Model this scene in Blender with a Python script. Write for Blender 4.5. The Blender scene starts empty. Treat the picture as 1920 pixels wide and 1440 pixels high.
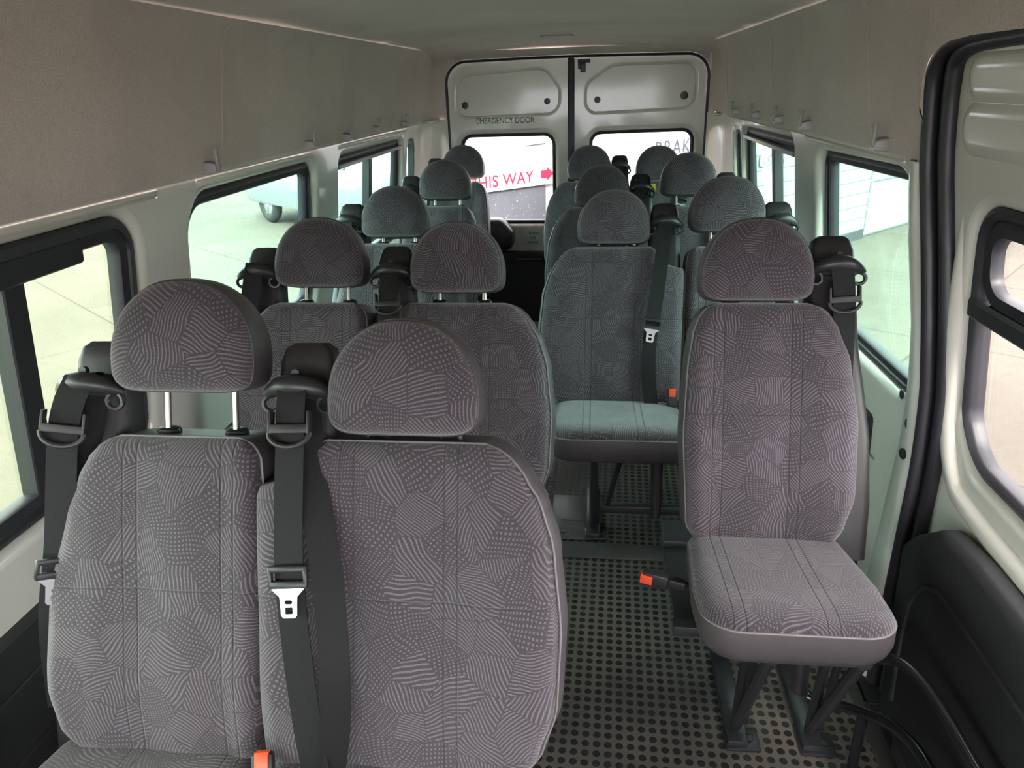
import bpy, bmesh, math, random
from math import sin, cos, pi, radians, sqrt, tan, atan2
from mathutils import Vector, Matrix
from mathutils.geometry import tessellate_polygon

random.seed(7)
SC = bpy.context.scene
COL = SC.collection

# ------------------------------------------------------------------ camera
cam_d = bpy.data.cameras.new('camera')
cam_d.sensor_width = 36.0
cam_d.lens = 36.0 * 1350 / 1920
cam_d.clip_start = 0.02
cam_d.clip_end = 300
cam = bpy.data.objects.new('camera', cam_d)
COL.objects.link(cam)
P_, Y_, R_ = radians(22.6), radians(7.0), radians(1.9)
fw = Vector((-sin(Y_) * cos(P_), cos(Y_) * cos(P_), -sin(P_)))
rt = Vector((cos(Y_), sin(Y_), 0))
up = rt.cross(fw)
r2 = rt * cos(R_) - up * sin(R_)
u2 = up * cos(R_) + rt * sin(R_)
M = Matrix((r2, u2, -fw)).transposed().to_4x4()
M.translation = Vector((0.17, 0, 1.54))
cam.matrix_world = M
SC.camera = cam

# ------------------------------------------------------------------ world, sun, exposure
W = bpy.data.worlds.new('overcast_sky')
SC.world = W
W.use_nodes = True
wt = W.node_tree
bg = wt.nodes['Background']
tc = wt.nodes.new('ShaderNodeTexCoord')
sx = wt.nodes.new('ShaderNodeSeparateXYZ')
cr = wt.nodes.new('ShaderNodeValToRGB')
cr.color_ramp.elements[0].position = 0.0
cr.color_ramp.elements[0].color = (0.74, 0.73, 0.76, 1)
cr.color_ramp.elements[1].position = 0.6
cr.color_ramp.elements[1].color = (1.0, 0.955, 0.965, 1)
wt.links.new(tc.outputs['Generated'], sx.inputs[0])
wt.links.new(sx.outputs['Z'], cr.inputs[0])
wt.links.new(cr.outputs[0], bg.inputs[0])
bg.inputs[1].default_value = 2.4

sun_d = bpy.data.lights.new('sun', 'SUN')
sun_d.energy = 2.0
sun_d.angle = radians(12)
sun_d.color = (1.0, 0.95, 0.88)
sun = bpy.data.objects.new('sun', sun_d)
COL.objects.link(sun)
sun.rotation_euler = (radians(48), 0, radians(12))     # comes in from behind the camera, high over the windscreen

SC.view_settings.view_transform = 'Standard'
SC.view_settings.look = 'None'
SC.view_settings.exposure = 2.65
SC.view_settings.gamma = 1.0
SC.view_settings.use_curve_mapping = False
try:
    SC.cycles.max_bounces = 10
    SC.cycles.diffuse_bounces = 6
    SC.cycles.glossy_bounces = 4
    SC.cycles.transparent_max_bounces = 16
except Exception:
    pass

# ------------------------------------------------------------------ materials
class NT:
    """small helper for building node trees"""
    def __init__(s, name):
        s.m = bpy.data.materials.new(name)
        s.m.use_nodes = True
        s.t = s.m.node_tree
        s.b = s.t.nodes['Principled BSDF']
    def n(s, typ, **kw):
        nd = s.t.nodes.new(typ)
        for k, v in kw.items():
            setattr(nd, k, v)
        return nd
    def l(s, a, b):
        s.t.links.new(a, b)
    def val(s, sock, v):
        if isinstance(v, (int, float)):
            sock.default_value = v
        elif isinstance(v, tuple):
            sock.default_value = v
        else:
            s.l(v, sock)
    def math(s, op, a, b=None, c=None, clamp=False):
        nd = s.n('ShaderNodeMath', operation=op, use_clamp=clamp)
        s.val(nd.inputs[0], a)
        if b is not None: s.val(nd.inputs[1], b)
        if c is not None: s.val(nd.inputs[2], c)
        return nd.outputs[0]
    def smooth(s, x, a, b):
        nd = s.n('ShaderNodeMapRange', interpolation_type='SMOOTHSTEP')
        s.val(nd.inputs[0], x)
        nd.inputs[1].default_value = a
        nd.inputs[2].default_value = b
        return nd.outputs[0]
    def mix(s, f, a, b):
        nd = s.n('ShaderNodeMix', data_type='RGBA')
        s.val(nd.inputs[0], f)
        for i, v in ((6, a), (7, b)):
            if isinstance(v, tuple):
                nd.inputs[i].default_value = v if len(v) == 4 else (*v, 1)
            else:
                s.l(v, nd.inputs[i])
        return nd.outputs[2]
    def noise(s, scale, detail=2, rough=0.5, vec=None, dim='3D'):
        nd = s.n('ShaderNodeTexNoise', noise_dimensions=dim)
        nd.inputs['Scale'].default_value = scale
        nd.inputs['Detail'].default_value = detail
        nd.inputs['Roughness'].default_value = rough
        if vec is not None: s.l(vec, nd.inputs['Vector'])
        return nd
    def obj(s):
        return s.n('ShaderNodeTexCoord').outputs['Object']
    def bump(s, h, strength=0.3, dist=0.01, normal=None):
        nd = s.n('ShaderNodeBump')
        nd.inputs['Strength'].default_value = strength
        nd.inputs['Distance'].default_value = dist
        s.l(h, nd.inputs['Height'])
        if normal is not None: s.l(normal, nd.inputs['Normal'])
        return nd.outputs[0]
    def set(s, **kw):
        names = dict(color='Base Color', rough='Roughness', metal='Metallic', coat='Coat Weight', coatr='Coat Roughness',
                     sheen='Sheen Weight', spec='Specular IOR Level', normal='Normal', trans='Transmission Weight')
        for k, v in kw.items():
            i = s.b.inputs[names[k]]
            if isinstance(v, tuple) and len(v) == 3: v = (*v, 1)
            if isinstance(v, (int, float, tuple)): i.default_value = v
            else: s.l(v, i)
        return s.m

def plain(name, color, rough=0.5, metal=0.0, coat=0.0, var=0.0, scale=8.0, bump=0.0, bscale=300, spec=0.5, sheen=0.0):
    t = NT(name)
    t.set(rough=rough, metal=metal, coat=coat, spec=spec, sheen=sheen)
    t.b.inputs['Coat Roughness'].default_value = 0.08
    o = t.obj()
    if var > 0:
        nz = t.noise(scale, 4, 0.6, o)
        lo = tuple(c * (1 - var) for c in color)
        hi = tuple(min(1, c * (1 + var)) for c in color)
        t.set(color=t.mix(nz.outputs[0], lo, hi))
    else:
        t.set(color=color)
    if bump > 0:
        nb = t.noise(bscale, 2, 0.5, o)
        t.set(normal=t.bump(nb.outputs[0], bump, 0.002))
    return t.m

def fabric_seat():
    """patchwork of stripe and dash patches woven into grey moquette (UV in metres)"""
    t = NT('patterned_seat_fabric')
    uv = t.n('ShaderNodeUVMap').outputs[0]
    ds = t.noise(14, 1, 0.5, uv, '2D')
    sub = t.n('ShaderNodeVectorMath', operation='SUBTRACT')
    t.l(ds.outputs['Color'], sub.inputs[0]); sub.inputs[1].default_value = (0.5, 0.5, 0.5)
    scl = t.n('ShaderNodeVectorMath', operation='SCALE')
    t.l(sub.outputs[0], scl.inputs[0]); scl.inputs['Scale'].default_value = 0.022
    add = t.n('ShaderNodeVectorMath', operation='ADD')
    t.l(uv, add.inputs[0]); t.l(scl.outputs[0], add.inputs[1])
    p = add.outputs[0]
    v1 = t.n('ShaderNodeTexVoronoi', voronoi_dimensions='2D', feature='F1')
    v1.inputs['Scale'].default_value = 17.5
    v2 = t.n('ShaderNodeTexVoronoi', voronoi_dimensions='2D', feature='DISTANCE_TO_EDGE')
    v2.inputs['Scale'].default_value = 17.5
    t.l(uv, v1.inputs['Vector']); t.l(uv, v2.inputs['Vector'])
    sc = t.n('ShaderNodeSeparateColor'); t.l(v1.outputs['Color'], sc.inputs[0])
    sp = t.n('ShaderNodeSeparateXYZ'); t.l(p, sp.inputs[0])
    ang = t.math('MULTIPLY', sc.outputs[0], 2 * pi)
    ca, sa = t.math('COSINE', ang), t.math('SINE', ang)
    a = t.math('ADD', t.math('MULTIPLY', sp.outputs[0], ca), t.math('MULTIPLY', sp.outputs[1], sa))
    b = t.math('SUBTRACT', t.math('MULTIPLY', sp.outputs[1], ca), t.math('MULTIPLY', sp.outputs[0], sa))
    per = t.math('MULTIPLY_ADD', sc.outputs[2], 420.0, 900.0)
    s1 = t.math('SINE', t.math('MULTIPLY', a, per))
    s2 = t.math('SINE', t.math('MULTIPLY', b, t.math('MULTIPLY', per, 0.8)))
    stripes = t.smooth(s1, 0.15, 0.65)
    dots = t.math('MULTIPLY', t.smooth(s1, -0.1, 0.4), t.smooth(s2, -0.1, 0.4))
    isdot = t.math('GREATER_THAN', sc.outputs[1], 0.58)
    pat = t.math('ADD', t.math('MULTIPLY', stripes, t.math('SUBTRACT', 1.0, isdot)), t.math('MULTIPLY', dots, isdot))
    edge = t.smooth(v2.outputs['Distance'], 0.004, 0.028)
    pat = t.math('MULTIPLY', pat, edge)
    weave = t.noise(900, 1, 0.5, uv, '2D')
    fl = t.smooth(weave.outputs[0], 0.38, 0.66)
    dark = t.mix(fl, (0.036, 0.030, 0.036), (0.072, 0.062, 0.071))
    light = t.mix(fl, (0.088, 0.078, 0.086), (0.195, 0.172, 0.19))
    col = t.mix(t.math('MULTIPLY', pat, 0.95), dark, light)
    # stitched seams: two double vertical lines and one cross line, read from the second UV map (metres from centre)
    uv2 = t.n('ShaderNodeUVMap'); uv2.uv_map = 'panel'
    q = t.n('ShaderNodeSeparateXYZ'); t.l(uv2.outputs[0], q.inputs[0])
    au = t.math('ABSOLUTE', q.outputs[0])
    def line(x, c, w=0.0022):
        return t.math('SUBTRACT', 1.0, t.smooth(t.math('ABSOLUTE', t.math('SUBTRACT', x, c)), w * 0.3, w), clamp=True)
    seam = t.math('MAXIMUM', line(au, 0.072), line(au, 0.094))
    seam = t.math('MAXIMUM', seam, line(q.outputs[1], 0.30))
    h = t.math('SUBTRACT', t.math('MULTIPLY', pat, 0.03), seam)
    nb = t.bump(h, 0.55, 0.004)
    nb = t.bump(weave.outputs[0], 0.25, 0.001, nb)
    t.set(color=t.mix(t.math('MULTIPLY', seam, 0.6), col, (0.04, 0.036, 0.04)), rough=0.92, sheen=0.35, spec=0.15, normal=nb)
    return t.m

def headliner():
    t = NT('grey_beige_headliner_cloth')
    o = t.obj()
    big = t.noise(2.2, 3, 0.6, o)
    fine = t.noise(260, 3, 0.7, o)
    c = t.mix(t.smooth(big.outputs[0], 0.35, 0.65), (0.49, 0.43, 0.39), (0.57, 0.505, 0.455))
    c = t.mix(t.math('MULTIPLY', t.smooth(fine.outputs[0], 0.38, 0.62), 0.5), c, (0.38, 0.315, 0.285))
    t.set(color=c, rough=0.95, sheen=0.25, spec=0.1, normal=t.bump(fine.outputs[0], 0.35, 0.002))
    return t.m

def stud_floor():
    t = NT('dusty_studded_rubber')
    o = t.obj()
    mp = t.n('ShaderNodeMapping'); t.l(o, mp.inputs[0])
    mp.inputs['Scale'].default_value = (1 / .0282, 1 / .0282, 0)
    mp.inputs['Rotation'].default_value = (0, 0, radians(1.5))
    fr = t.n('ShaderNodeVectorMath', operation='FRACTION'); t.l(mp.outputs[0], fr.inputs[0])
    s = t.n('ShaderNodeVectorMath', operation='SUBTRACT'); t.l(fr.outputs[0], s.inputs[0]); s.inputs[1].default_value = (.5, .5, 0)
    ln = t.n('ShaderNodeVectorMath', operation='LENGTH'); t.l(s.outputs[0], ln.inputs[0])
    stud = t.math('SUBTRACT', 1.0, t.smooth(ln.outputs['Value'], 0.31, 0.36), clamp=True)
    big = t.noise(1.6, 3, 0.6, o)
    med = t.noise(30, 4, 0.7, o)
    dust = t.mix(t.smooth(big.outputs[0], 0.35, 0.62), (0.070, 0.070, 0.068), (0.165, 0.138, 0.115))
    dust = t.mix(t.math('MULTIPLY', med.outputs[0], 0.5), dust, (0.06, 0.06, 0.058))
    sc = t.mix(med.outputs[0], (0.010, 0.011, 0.012), (0.03, 0.029, 0.028))
    t.set(color=t.mix(stud, dust, sc), rough=t.math('SUBTRACT', 0.75, t.math('MULTIPLY', stud, 0.25)), spec=0.3,
          normal=t.bump(stud, 0.6, 0.003))
    return t.m

def glass(name, tint, gloss=0.06):
    m = bpy.data.materials.new(name)
    m.use_nodes = True
    nt = m.node_tree
    nt.nodes.clear()
    out = nt.nodes.new('ShaderNodeOutputMaterial')
    tr = nt.nodes.new('ShaderNodeBsdfTransparent'); tr.inputs[0].default_value = (*tint, 1)
    gl = nt.nodes.new('ShaderNodeBsdfGlossy'); gl.inputs['Roughness'].default_value = 0.02
    fr = nt.nodes.new('ShaderNodeFresnel'); fr.inputs[0].default_value = 1.45
    mu = nt.nodes.new('ShaderNodeMath'); mu.operation = 'MULTIPLY'; mu.inputs[1].default_value = 0.45
    mx = nt.nodes.new('ShaderNodeMixShader')
    nt.links.new(fr.outputs[0], mu.inputs[0]); nt.links.new(mu.outputs[0], mx.inputs[0])
    nt.links.new(tr.outputs[0], mx.inputs[1]); nt.links.new(gl.outputs[0], mx.inputs[2])
    nt.links.new(mx.outputs[0], out.inputs[0])
    return m

def concrete():
    t = NT('weathered_concrete_yard')
    o = t.obj()
    n1 = t.noise(0.35, 4, 0.6, o); n2 = t.noise(9, 5, 0.75, o); n3 = t.noise(60, 3, 0.7, o)
    c = t.mix(t.smooth(n1.outputs[0], 0.35, 0.65), (0.098, 0.086, 0.069), (0.132, 0.117, 0.094))
    c = t.mix(t.math('MULTIPLY', t.smooth(n2.outputs[0], 0.45, 0.7), 0.3), c, (0.068, 0.061, 0.050))
    c = t.mix(t.math('MULTIPLY', t.smooth(n3.outputs[0], 0.5, 0.65), 0.15), c, (0.18, 0.165, 0.14))
    mp = t.n('ShaderNodeMapping'); t.l(o, mp.inputs[0]); mp.inputs['Rotation'].default_value = (0, 0, radians(38))
    br = t.n('ShaderNodeTexBrick'); t.l(mp.outputs[0], br.inputs[0])
    br.inputs['Scale'].default_value = 0.5
    br.inputs['Mortar Size'].default_value = 0.006
    br.inputs['Mortar Smooth'].default_value = 0.3
    br.inputs['Brick Width'].default_value = 1.4
    br.inputs['Row Height'].default_value = 1.1
    c = t.mix(t.math('MULTIPLY', br.outputs['Fac'], 0.6), c, (0.04, 0.036, 0.030))
    t.set(color=c, rough=0.9, spec=0.2, normal=t.bump(n2.outputs[0], 0.3, 0.01))
    return t.m

MT = dict(
    fabric=fabric_seat(),
    vinyl=plain('grey_vinyl', (0.072, 0.064, 0.067), 0.42, bump=0.25, bscale=900, var=0.06),
    piping=plain('pale_grey_piping', (0.19, 0.175, 0.18), 0.5),
    plastic=plain('dark_grey_moulded_plastic', (0.022, 0.020, 0.021), 0.45, bump=0.15, bscale=1400),
    black=plain('black_plastic', (0.02, 0.021, 0.024), 0.38, bump=0.05, bscale=900),
    panel=plain('charcoal_side_lining', (0.017, 0.017, 0.019), 0.55, var=0.15, scale=12, bump=0.2, bscale=700),
    webbing=plain('black_belt_webbing', (0.0095, 0.0098, 0.0105), 0.6, bump=0.4, bscale=1600, spec=0.25),
    chrome=plain('worn_chrome', (0.42, 0.40, 0.36), 0.35, metal=1.0),
    steel=plain('bright_steel', (0.80, 0.82, 0.83), 0.3, metal=0.85),
    gloss=plain('gloss_black_tube', (0.012, 0.012, 0.014), 0.22, coat=0.6),
    frame=plain('black_painted_steel', (0.022, 0.023, 0.026), 0.4, var=0.2, scale=30),
    rubber=plain('black_rubber_seal', (0.022, 0.021, 0.026), 0.42),
    paint=plain('cream_white_body_paint', (0.62, 0.60, 0.54), 0.3, coat=0.5, var=0.025, scale=5),
    headliner=headliner(),
    floor=stud_floor(),
    flat=plain('flat_dark_rubber', (0.06, 0.06, 0.058), 0.6, var=0.3, scale=14),
    tread=plain('scuffed_dark_metal', (0.10, 0.10, 0.10), 0.45, metal=0.3, var=0.35, scale=20),
    red=plain('orange_red_plastic', (0.85, 0.09, 0.03), 0.35),
    yellow=plain('yellow_tag', (0.95, 0.82, 0.02), 0.5),
    hook=plain('grey_hook_plastic', (0.30, 0.285, 0.275), 0.35),
    gglass=glass('green_tinted_glass', (0.765, 0.955, 0.895)),
    sglass=glass('faint_green_glass', (0.84, 0.94, 0.86)),
    cglass=glass('clear_glass', (0.93, 0.93, 0.93)),
    concrete=concrete(),
    siding=plain('white_painted_siding', (0.28, 0.29, 0.30), 0.6, var=0.04, scale=2),
    whitewall=plain('white_render', (0.42, 0.42, 0.43), 0.8, var=0.03, scale=3),
    ink=plain('dark_blue_grey_lettering', (0.012, 0.02, 0.03), 0.6),
    redink=plain('red_lettering', (0.42, 0.006, 0.035), 0.6, var=0.15, scale=30),
    board=plain('white_board', (0.46, 0.46, 0.46), 0.6),
    skirt=plain('dark_skirting', (0.05, 0.055, 0.06), 0.7),
    carpaint=plain('pale_silver_car_paint', (0.24, 0.27, 0.28), 0.25, metal=0.3, coat=0.8),
    tyre=plain('tyre_rubber', (0.03, 0.03, 0.03), 0.8, bump=0.6, bscale=40),
    carglass=plain('dark_car_glass', (0.04, 0.05, 0.06), 0.05, coat=0.5),
    alloy=plain('alloy', (0.6, 0.62, 0.64), 0.3, metal=0.9),
)
def speckle():
    t = NT('grey_speckled_panel')
    o = t.obj()
    n = t.noise(26, 4, 0.7, o); n1 = t.noise(2.5, 2, 0.5, o)
    c = t.mix(n1.outputs[0], (0.055, 0.06, 0.07), (0.085, 0.09, 0.105))
    t.set(color=t.mix(t.smooth(n.outputs[0], 0.62, 0.7), c, (0.3, 0.31, 0.33)), rough=0.7)
    return t.m
MT['speckle'] = speckle()

# ------------------------------------------------------------------ mesh helpers
def link(name, me, mats=(), parent=None, smooth=True, angle=40):
    o = bpy.data.objects.new(name, me)
    COL.objects.link(o)
    for m in mats:
        me.materials.append(MT[m] if isinstance(m, str) else m)
    if smooth:
        me.polygons.foreach_set('use_smooth', [True] * len(me.polygons))
        me.set_sharp_from_angle(angle=radians(angle))
    if parent is not None:
        o.parent = parent
    return o

class MB:
    """collects shapes into one mesh"""
    def __init__(s):
        s.v = []; s.f = []; s.mi = []
    def add(s, vs, fs, mi=0):
        k = len(s.v)
        s.v += [tuple(v) for v in vs]
        s.f += [[i + k for i in f] for f in fs]
        s.mi += [mi] * len(fs)
        return s
    def loft(s, rings, closed=True, cap0=True, cap1=True, mi=0):
        n = len(rings[0]); vs = [p for r in rings for p in r]; fs = []
        m = n if closed else n - 1
        for j in range(len(rings) - 1):
            for i in range(m):
                a = j * n + i; b = j * n + (i + 1) % n
                fs.append([a, b, b + n, a + n])
        if closed and cap0: fs.append(list(range(n))[::-1])
        if closed and cap1: fs.append([(len(rings) - 1) * n + i for i in range(n)])
        return s.add(vs, fs, mi)
    def box(s, c, size, bev=0.004, rot=None, mi=0):
        hx, hy, hz = (a / 2 for a in size)
        bev = min(bev, hx * .9, hy * .9, hz * .9)
        bm = bmesh.new()
        bmesh.ops.create_cube(bm, size=1.0)
        for v in bm.verts:
            v.co = Vector((v.co.x * size[0], v.co.y * size[1], v.co.z * size[2]))
        if bev > 0:
            bmesh.ops.bevel(bm, geom=list(bm.edges), offset=bev, segments=2, affect='EDGES', profile=0.5)
        R = rot.to_matrix() if hasattr(rot, 'to_matrix') else rot
        vs = []
        bm.verts.ensure_lookup_table()
        for i, v in enumerate(bm.verts):
            v.index = i
            p = v.co.copy()
            if R is not None: p = R @ p
            vs.append(p + Vector(c))
        fs = [[v.index for v in f.verts] for f in bm.faces]
        bm.free()
        return s.add(vs, fs, mi)
    def tube(s, pts, r, n=10, caps=True, mi=0, closed=False):
        pts = [Vector(p) for p in pts]
        N = len(pts)
        rs = r if isinstance(r, (list, tuple)) else [r] * N
        rings = []
        ref = None
        for i in range(N):
            if closed:
                t = (pts[(i + 1) % N] - pts[i - 1]).normalized()
            else:
                t = (pts[min(i + 1, N - 1)] - pts[max(i - 1, 0)]).normalized()
            if ref is None:
                ref = t.orthogonal().normalized()
            ref = (ref - t * ref.dot(t))
            if ref.length < 1e-6: ref = t.orthogonal()
            ref.normalize()
            b = t.cross(ref)
            rings.append([pts[i] + (ref * cos(2 * pi * k / n) + b * sin(2 * pi * k / n)) * rs[i] for k in range(n)])
        if closed:
            rings.append(rings[0])
            return s.loft(rings, True, False, False, mi)
        return s.loft(rings, True, caps, caps, mi)
    def disc(s, c, normal, r, h, n=20, mi=0):
        nn = Vector(normal).normalized(); c = Vector(c)
        return s.tube([c, c + nn * h * .85, c + nn * h], [r, r, r * .88], n, True, mi)
    def ribbon(s, pts, widthdirs, w, th=0.0025, mi=0):
        """flat strap along pts; widthdirs: direction across per point"""
        pts = [Vector(p) for p in pts]
        rings = []
        N = len(pts)
        for i in range(N):
            t = (pts[min(i + 1, N - 1)] - pts[max(i - 1, 0)]).normalized()
            wd = Vector(widthdirs[i] if isinstance(widthdirs, list) else widthdirs).normalized()
            wd = (wd - t * wd.dot(t)).normalized()
            nn = t.cross(wd).normalized()
            a = w / 2
            rings.append([pts[i] + wd * a + nn * th / 2, pts[i] - wd * a + nn * th / 2, pts[i] - wd * a - nn * th / 2, pts[i] + wd * a - nn * th / 2])
        return s.loft(rings, True, True, True, mi)
    def build(s, name, mats, parent=None, smooth=True, angle=40):
        me = bpy.data.meshes.new(name)
        me.from_pydata(s.v, [], s.f)
        if not isinstance(mats, (tuple, list)): mats = (mats,)
        if any(s.mi): me.polygons.foreach_set('material_index', s.mi)
        me.validate()
        bm = bmesh.new(); bm.from_mesh(me)
        bmesh.ops.recalc_face_normals(bm, faces=bm.faces)
        bm.to_mesh(me); bm.free()
        return link(name, me, mats, parent, smooth, angle)

def bez(pts, n=8):
    """smooth Catmull-Rom curve through points"""
    P = [Vector(p) for p in pts]
    out = []
    for i in range(len(P) - 1):
        p0 = P[max(i - 1, 0)]; p1 = P[i]; p2 = P[i + 1]; p3 = P[min(i + 2, len(P) - 1)]
        for k in range(n):
            t = k / n
            out.append(0.5 * ((2 * p1) + (p2 - p0) * t + (2 * p0 - 5 * p1 + 4 * p2 - p3) * t * t + (3 * p1 - p0 - 3 * p2 + p3) * t ** 3))
    out.append(P[-1])
    return out

def round_poly(corners, radii, n=7):
    """closed 2D polygon with rounded corners, counter-clockwise"""
    if not isinstance(radii, (list, tuple)): radii = [radii] * len(corners)
    C = [Vector((c[0], c[1])) for c in corners]
    area = sum(C[i].x * C[(i + 1) % len(C)].y - C[(i + 1) % len(C)].x * C[i].y for i in range(len(C)))
    if area < 0:
        C = C[::-1]; radii = list(radii)[::-1]
    out = []
    for i in range(len(C)):
        p = C[i]; a = (C[i - 1] - p); b = (C[(i + 1) % len(C)] - p)
        ang = a.angle(b)
        r = radii[i]
        if r <= 1e-5:
            out.append((p.x, p.y)); continue
        d = min(r / tan(ang / 2), a.length * .49, b.length * .49)
        rr_ = d * tan(ang / 2)
        an, bn = a.normalized(), b.normalized()
        cen = p + (an + bn).normalized() * (rr_ / sin(ang / 2))
        s0 = p + an * d - cen; s1 = p + bn * d - cen
        a0 = atan2(s0.y, s0.x); a1 = atan2(s1.y, s1.x)
        da = (a1 - a0 + pi) % (2 * pi) - pi
        for k in range(n + 1):
            th = a0 + da * k / n
            out.append((cen.x + rr_ * cos(th), cen.y + rr_ * sin(th)))
    return out

def offset(poly, d):
    """offset outwards for d > 0 (poly counter-clockwise)"""
    P = [Vector((p[0], p[1])) for p in poly]
    n = len(P); out = []
    for i in range(n):
        e0 = (P[i] - P[i - 1]); e1 = (P[(i + 1) % n] - P[i])
        if e0.length < 1e-7: e0 = P[i] - P[i - 2]
        if e1.length < 1e-7: e1 = P[(i + 2) % n] - P[i]
        n0 = Vector((e0.y, -e0.x)).normalized(); n1 = Vector((e1.y, -e1.x)).normalized()
        m = (n0 + n1)
        m = m.normalized() if m.length > 1e-6 else n0
        k = d / max(0.35, m.dot(n0))
        out.append((P[i].x + m.x * k, P[i].y + m.y * k))
    return out

def panel(mb, outer, holes, fn, roll=0.02, depth=0.05, edge=0.0, cuts=(), mi=0, rollout=0.0):
    """sheet in (u, v) with rolled holes. fn(u, v, d) -> point, d goes away from the viewer"""
    hs = [offset(h, roll) for h in holes]
    loops = [[Vector((x, y, 0)) for x, y in outer]] + [[Vector((x, y, 0)) for x, y in h[::-1]] for h in hs]
    flat = [p for l in loops for p in l]
    tris = tessellate_polygon(loops)
    bm = bmesh.new()
    vs = [bm.verts.new(p) for p in flat]
    for tr in tris:
        try: bm.faces.new([vs[i] for i in tr])
        except ValueError: pass
    for (pt, nr) in cuts:
        bmesh.ops.bisect_plane(bm, geom=list(bm.verts) + list(bm.edges) + list(bm.faces), plane_co=(pt[0], pt[1], 0), plane_no=(nr[0], nr[1], 0), dist=1e-5)
    bm.verts.ensure_lookup_table()
    for i, v in enumerate(bm.verts): v.index = i
    V = [fn(v.co.x, v.co.y, 0) for v in bm.verts]
    F = [[v.index for v in f.verts] for f in bm.faces]
    bm.free()
    mb.add(V, F, mi)
    for h in holes:
        rings = []
        for k in range(6):
            a = pi / 2 * k / 5
            off = roll * (1 - sin(a)); d = roll * (1 - cos(a))
            rings.append([fn(x, y, d) for x, y in offset(h, off)])
        rings.append([fn(x, y, depth) for x, y in h])
        mb.loft(rings, True, False, False, mi)
    if edge > 0:
        rings = [[fn(x, y, 0) for x, y in outer], [fn(x, y, edge) for x, y in outer]]
        mb.loft(rings, True, False, False, mi)

def ring_profile(mb, outline, prof, fn, mi=0):
    """closed profile [(inward offset, depth)...] swept round an outline"""
    rings = [[fn(x, y, d) for x, y in offset(outline, -o)] for o, d in prof]
    rings.append(rings[0])
    mb.loft(rings, True, False, False, mi)

def slab(mb, outline, fn, d0, d1, mi=0, bev=0.003):
    rings = []
    s = 1 if d1 > d0 else -1
    rings.append([fn(x, y, d0) for x, y in offset(outline, -bev)])
    rings.append([fn(x, y, d0 + s * bev) for x, y in outline])
    rings.append([fn(x, y, d1 - s * bev) for x, y in outline])
    rings.append([fn(x, y, d1) for x, y in offset(outline, -bev)])
    mb.loft(rings, True, True, True, mi)

def text_mesh(name, body, size, mat, M4, parent=None, ext=0.001, bold=0.0, spacing=1.0, xscale=1.0):
    cu = bpy.data.curves.new(name, 'FONT')
    cu.body = body; cu.size = size; cu.extrude = ext; cu.offset = bold; cu.space_character = spacing
    tmp = bpy.data.objects.new(name + '_t', cu)
    COL.objects.link(tmp)
    dg = bpy.context.evaluated_depsgraph_get(); dg.update()
    me = bpy.data.meshes.new_from_object(tmp.evaluated_get(dg))
    bpy.data.objects.remove(tmp)
    me.transform(Matrix.Diagonal((xscale, 1, 1, 1)))
    me.transform(M4)
    me.materials.clear()
    return link(name, me, (mat,), parent, False)

def tag(o, label=None, cat=None, group=None, kind=None):
    if label: o['label'] = label
    if cat: o['category'] = cat
    if group: o['group'] = group
    if kind: o['kind'] = kind
    return o

def empty(name, loc=(0, 0, 0)):
    o = bpy.data.objects.new(name, None)
    o.empty_display_size = 0.1
    COL.objects.link(o)
    o.location = loc
    return o

def setorigin(o, loc):
    """move a top-level mesh object's origin without moving its shape"""
    o.data.transform(Matrix.Translation(-Vector(loc)))
    o.location = loc
    return o

# ------------------------------------------------------------------ body shell of the van
K = 0.12
def sidex(z, d=0.0, base=0.87):
    return base + K * (1.35 - max(z, 0.75)) + d
def SL(y, z, d=0.0): return (-sidex(z, d), y, z)
def SR(y, z, d=0.0): return (sidex(z, d), y, z)
CUT = [((0, 0.75), (0, 1))]

Y0, Y1 = -0.9, 4.62

def window(n, outline, fn, frame_w, glassmat, d_in=0.035, extras=None, thick=0.03, lab=None):
    """black rubber frame and one pane set in the reveal"""
    e = empty('window_%d' % n, fn(sum(p[0] for p in outline) / len(outline), min(p[1] for p in outline), d_in))
    tag(e, kind='structure')
    inv = Vector(e.location)
    f2 = lambda u, v, d: Vector(fn(u, v, d)) - inv
    mb = MB()
    w = frame_w
    ring_profile(mb, outline, [(0, d_in), (0.006, d_in - 0.006), (w * .45, d_in - 0.008), (w * .5, d_in - 0.002), (w - 0.004, d_in), (w, d_in + 0.006), (w, d_in + thick), (0, d_in + thick)], f2)
    mb.build('window_frame', 'rubber', e)
    g = MB()
    slab(g, offset(outline, -0.014), f2, d_in + 0.014, d_in + 0.018, bev=0.0005)
    g.build('glass_pane', glassmat, e, smooth=False)
    if extras: extras(e, f2)
    return e

# outlines (y, z)
W1 = round_poly([(-.25, .745), (1.535, .745), (1.565, 1.30), (-.25, 1.30)], [.05, .06, .085, .05])
W2 = round_poly([(1.79, .755), (2.715, .755), (2.72, 1.298), (1.80, 1.298)], [.08, .07, .06, .12])
W3 = round_poly([(2.99, .755), (4.045, .755), (4.045, 1.285), (2.99, 1.285)], [.06, .06, .05, .05])
W4 = round_poly([(4.17, .80), (4.46, .80), (4.42, 1.265), (4.16, 1.265)], [.05, .05, .08, .05])
RW2 = round_poly([(1.72, .78), (2.52, .765), (2.54, 1.315), (1.70, 1.335)], [.10, .06, .05, .17])
RW3 = round_poly([(2.84, .775), (3.85, .775), (3.85, 1.315), (2.83, 1.325)], [.06, .06, .05, .05])
RW4 = round_poly([(3.885, .82), (4.12, .82), (4.12, 1.285), (3.885, 1.285)], [.04, .05, .06, .05])

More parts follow.
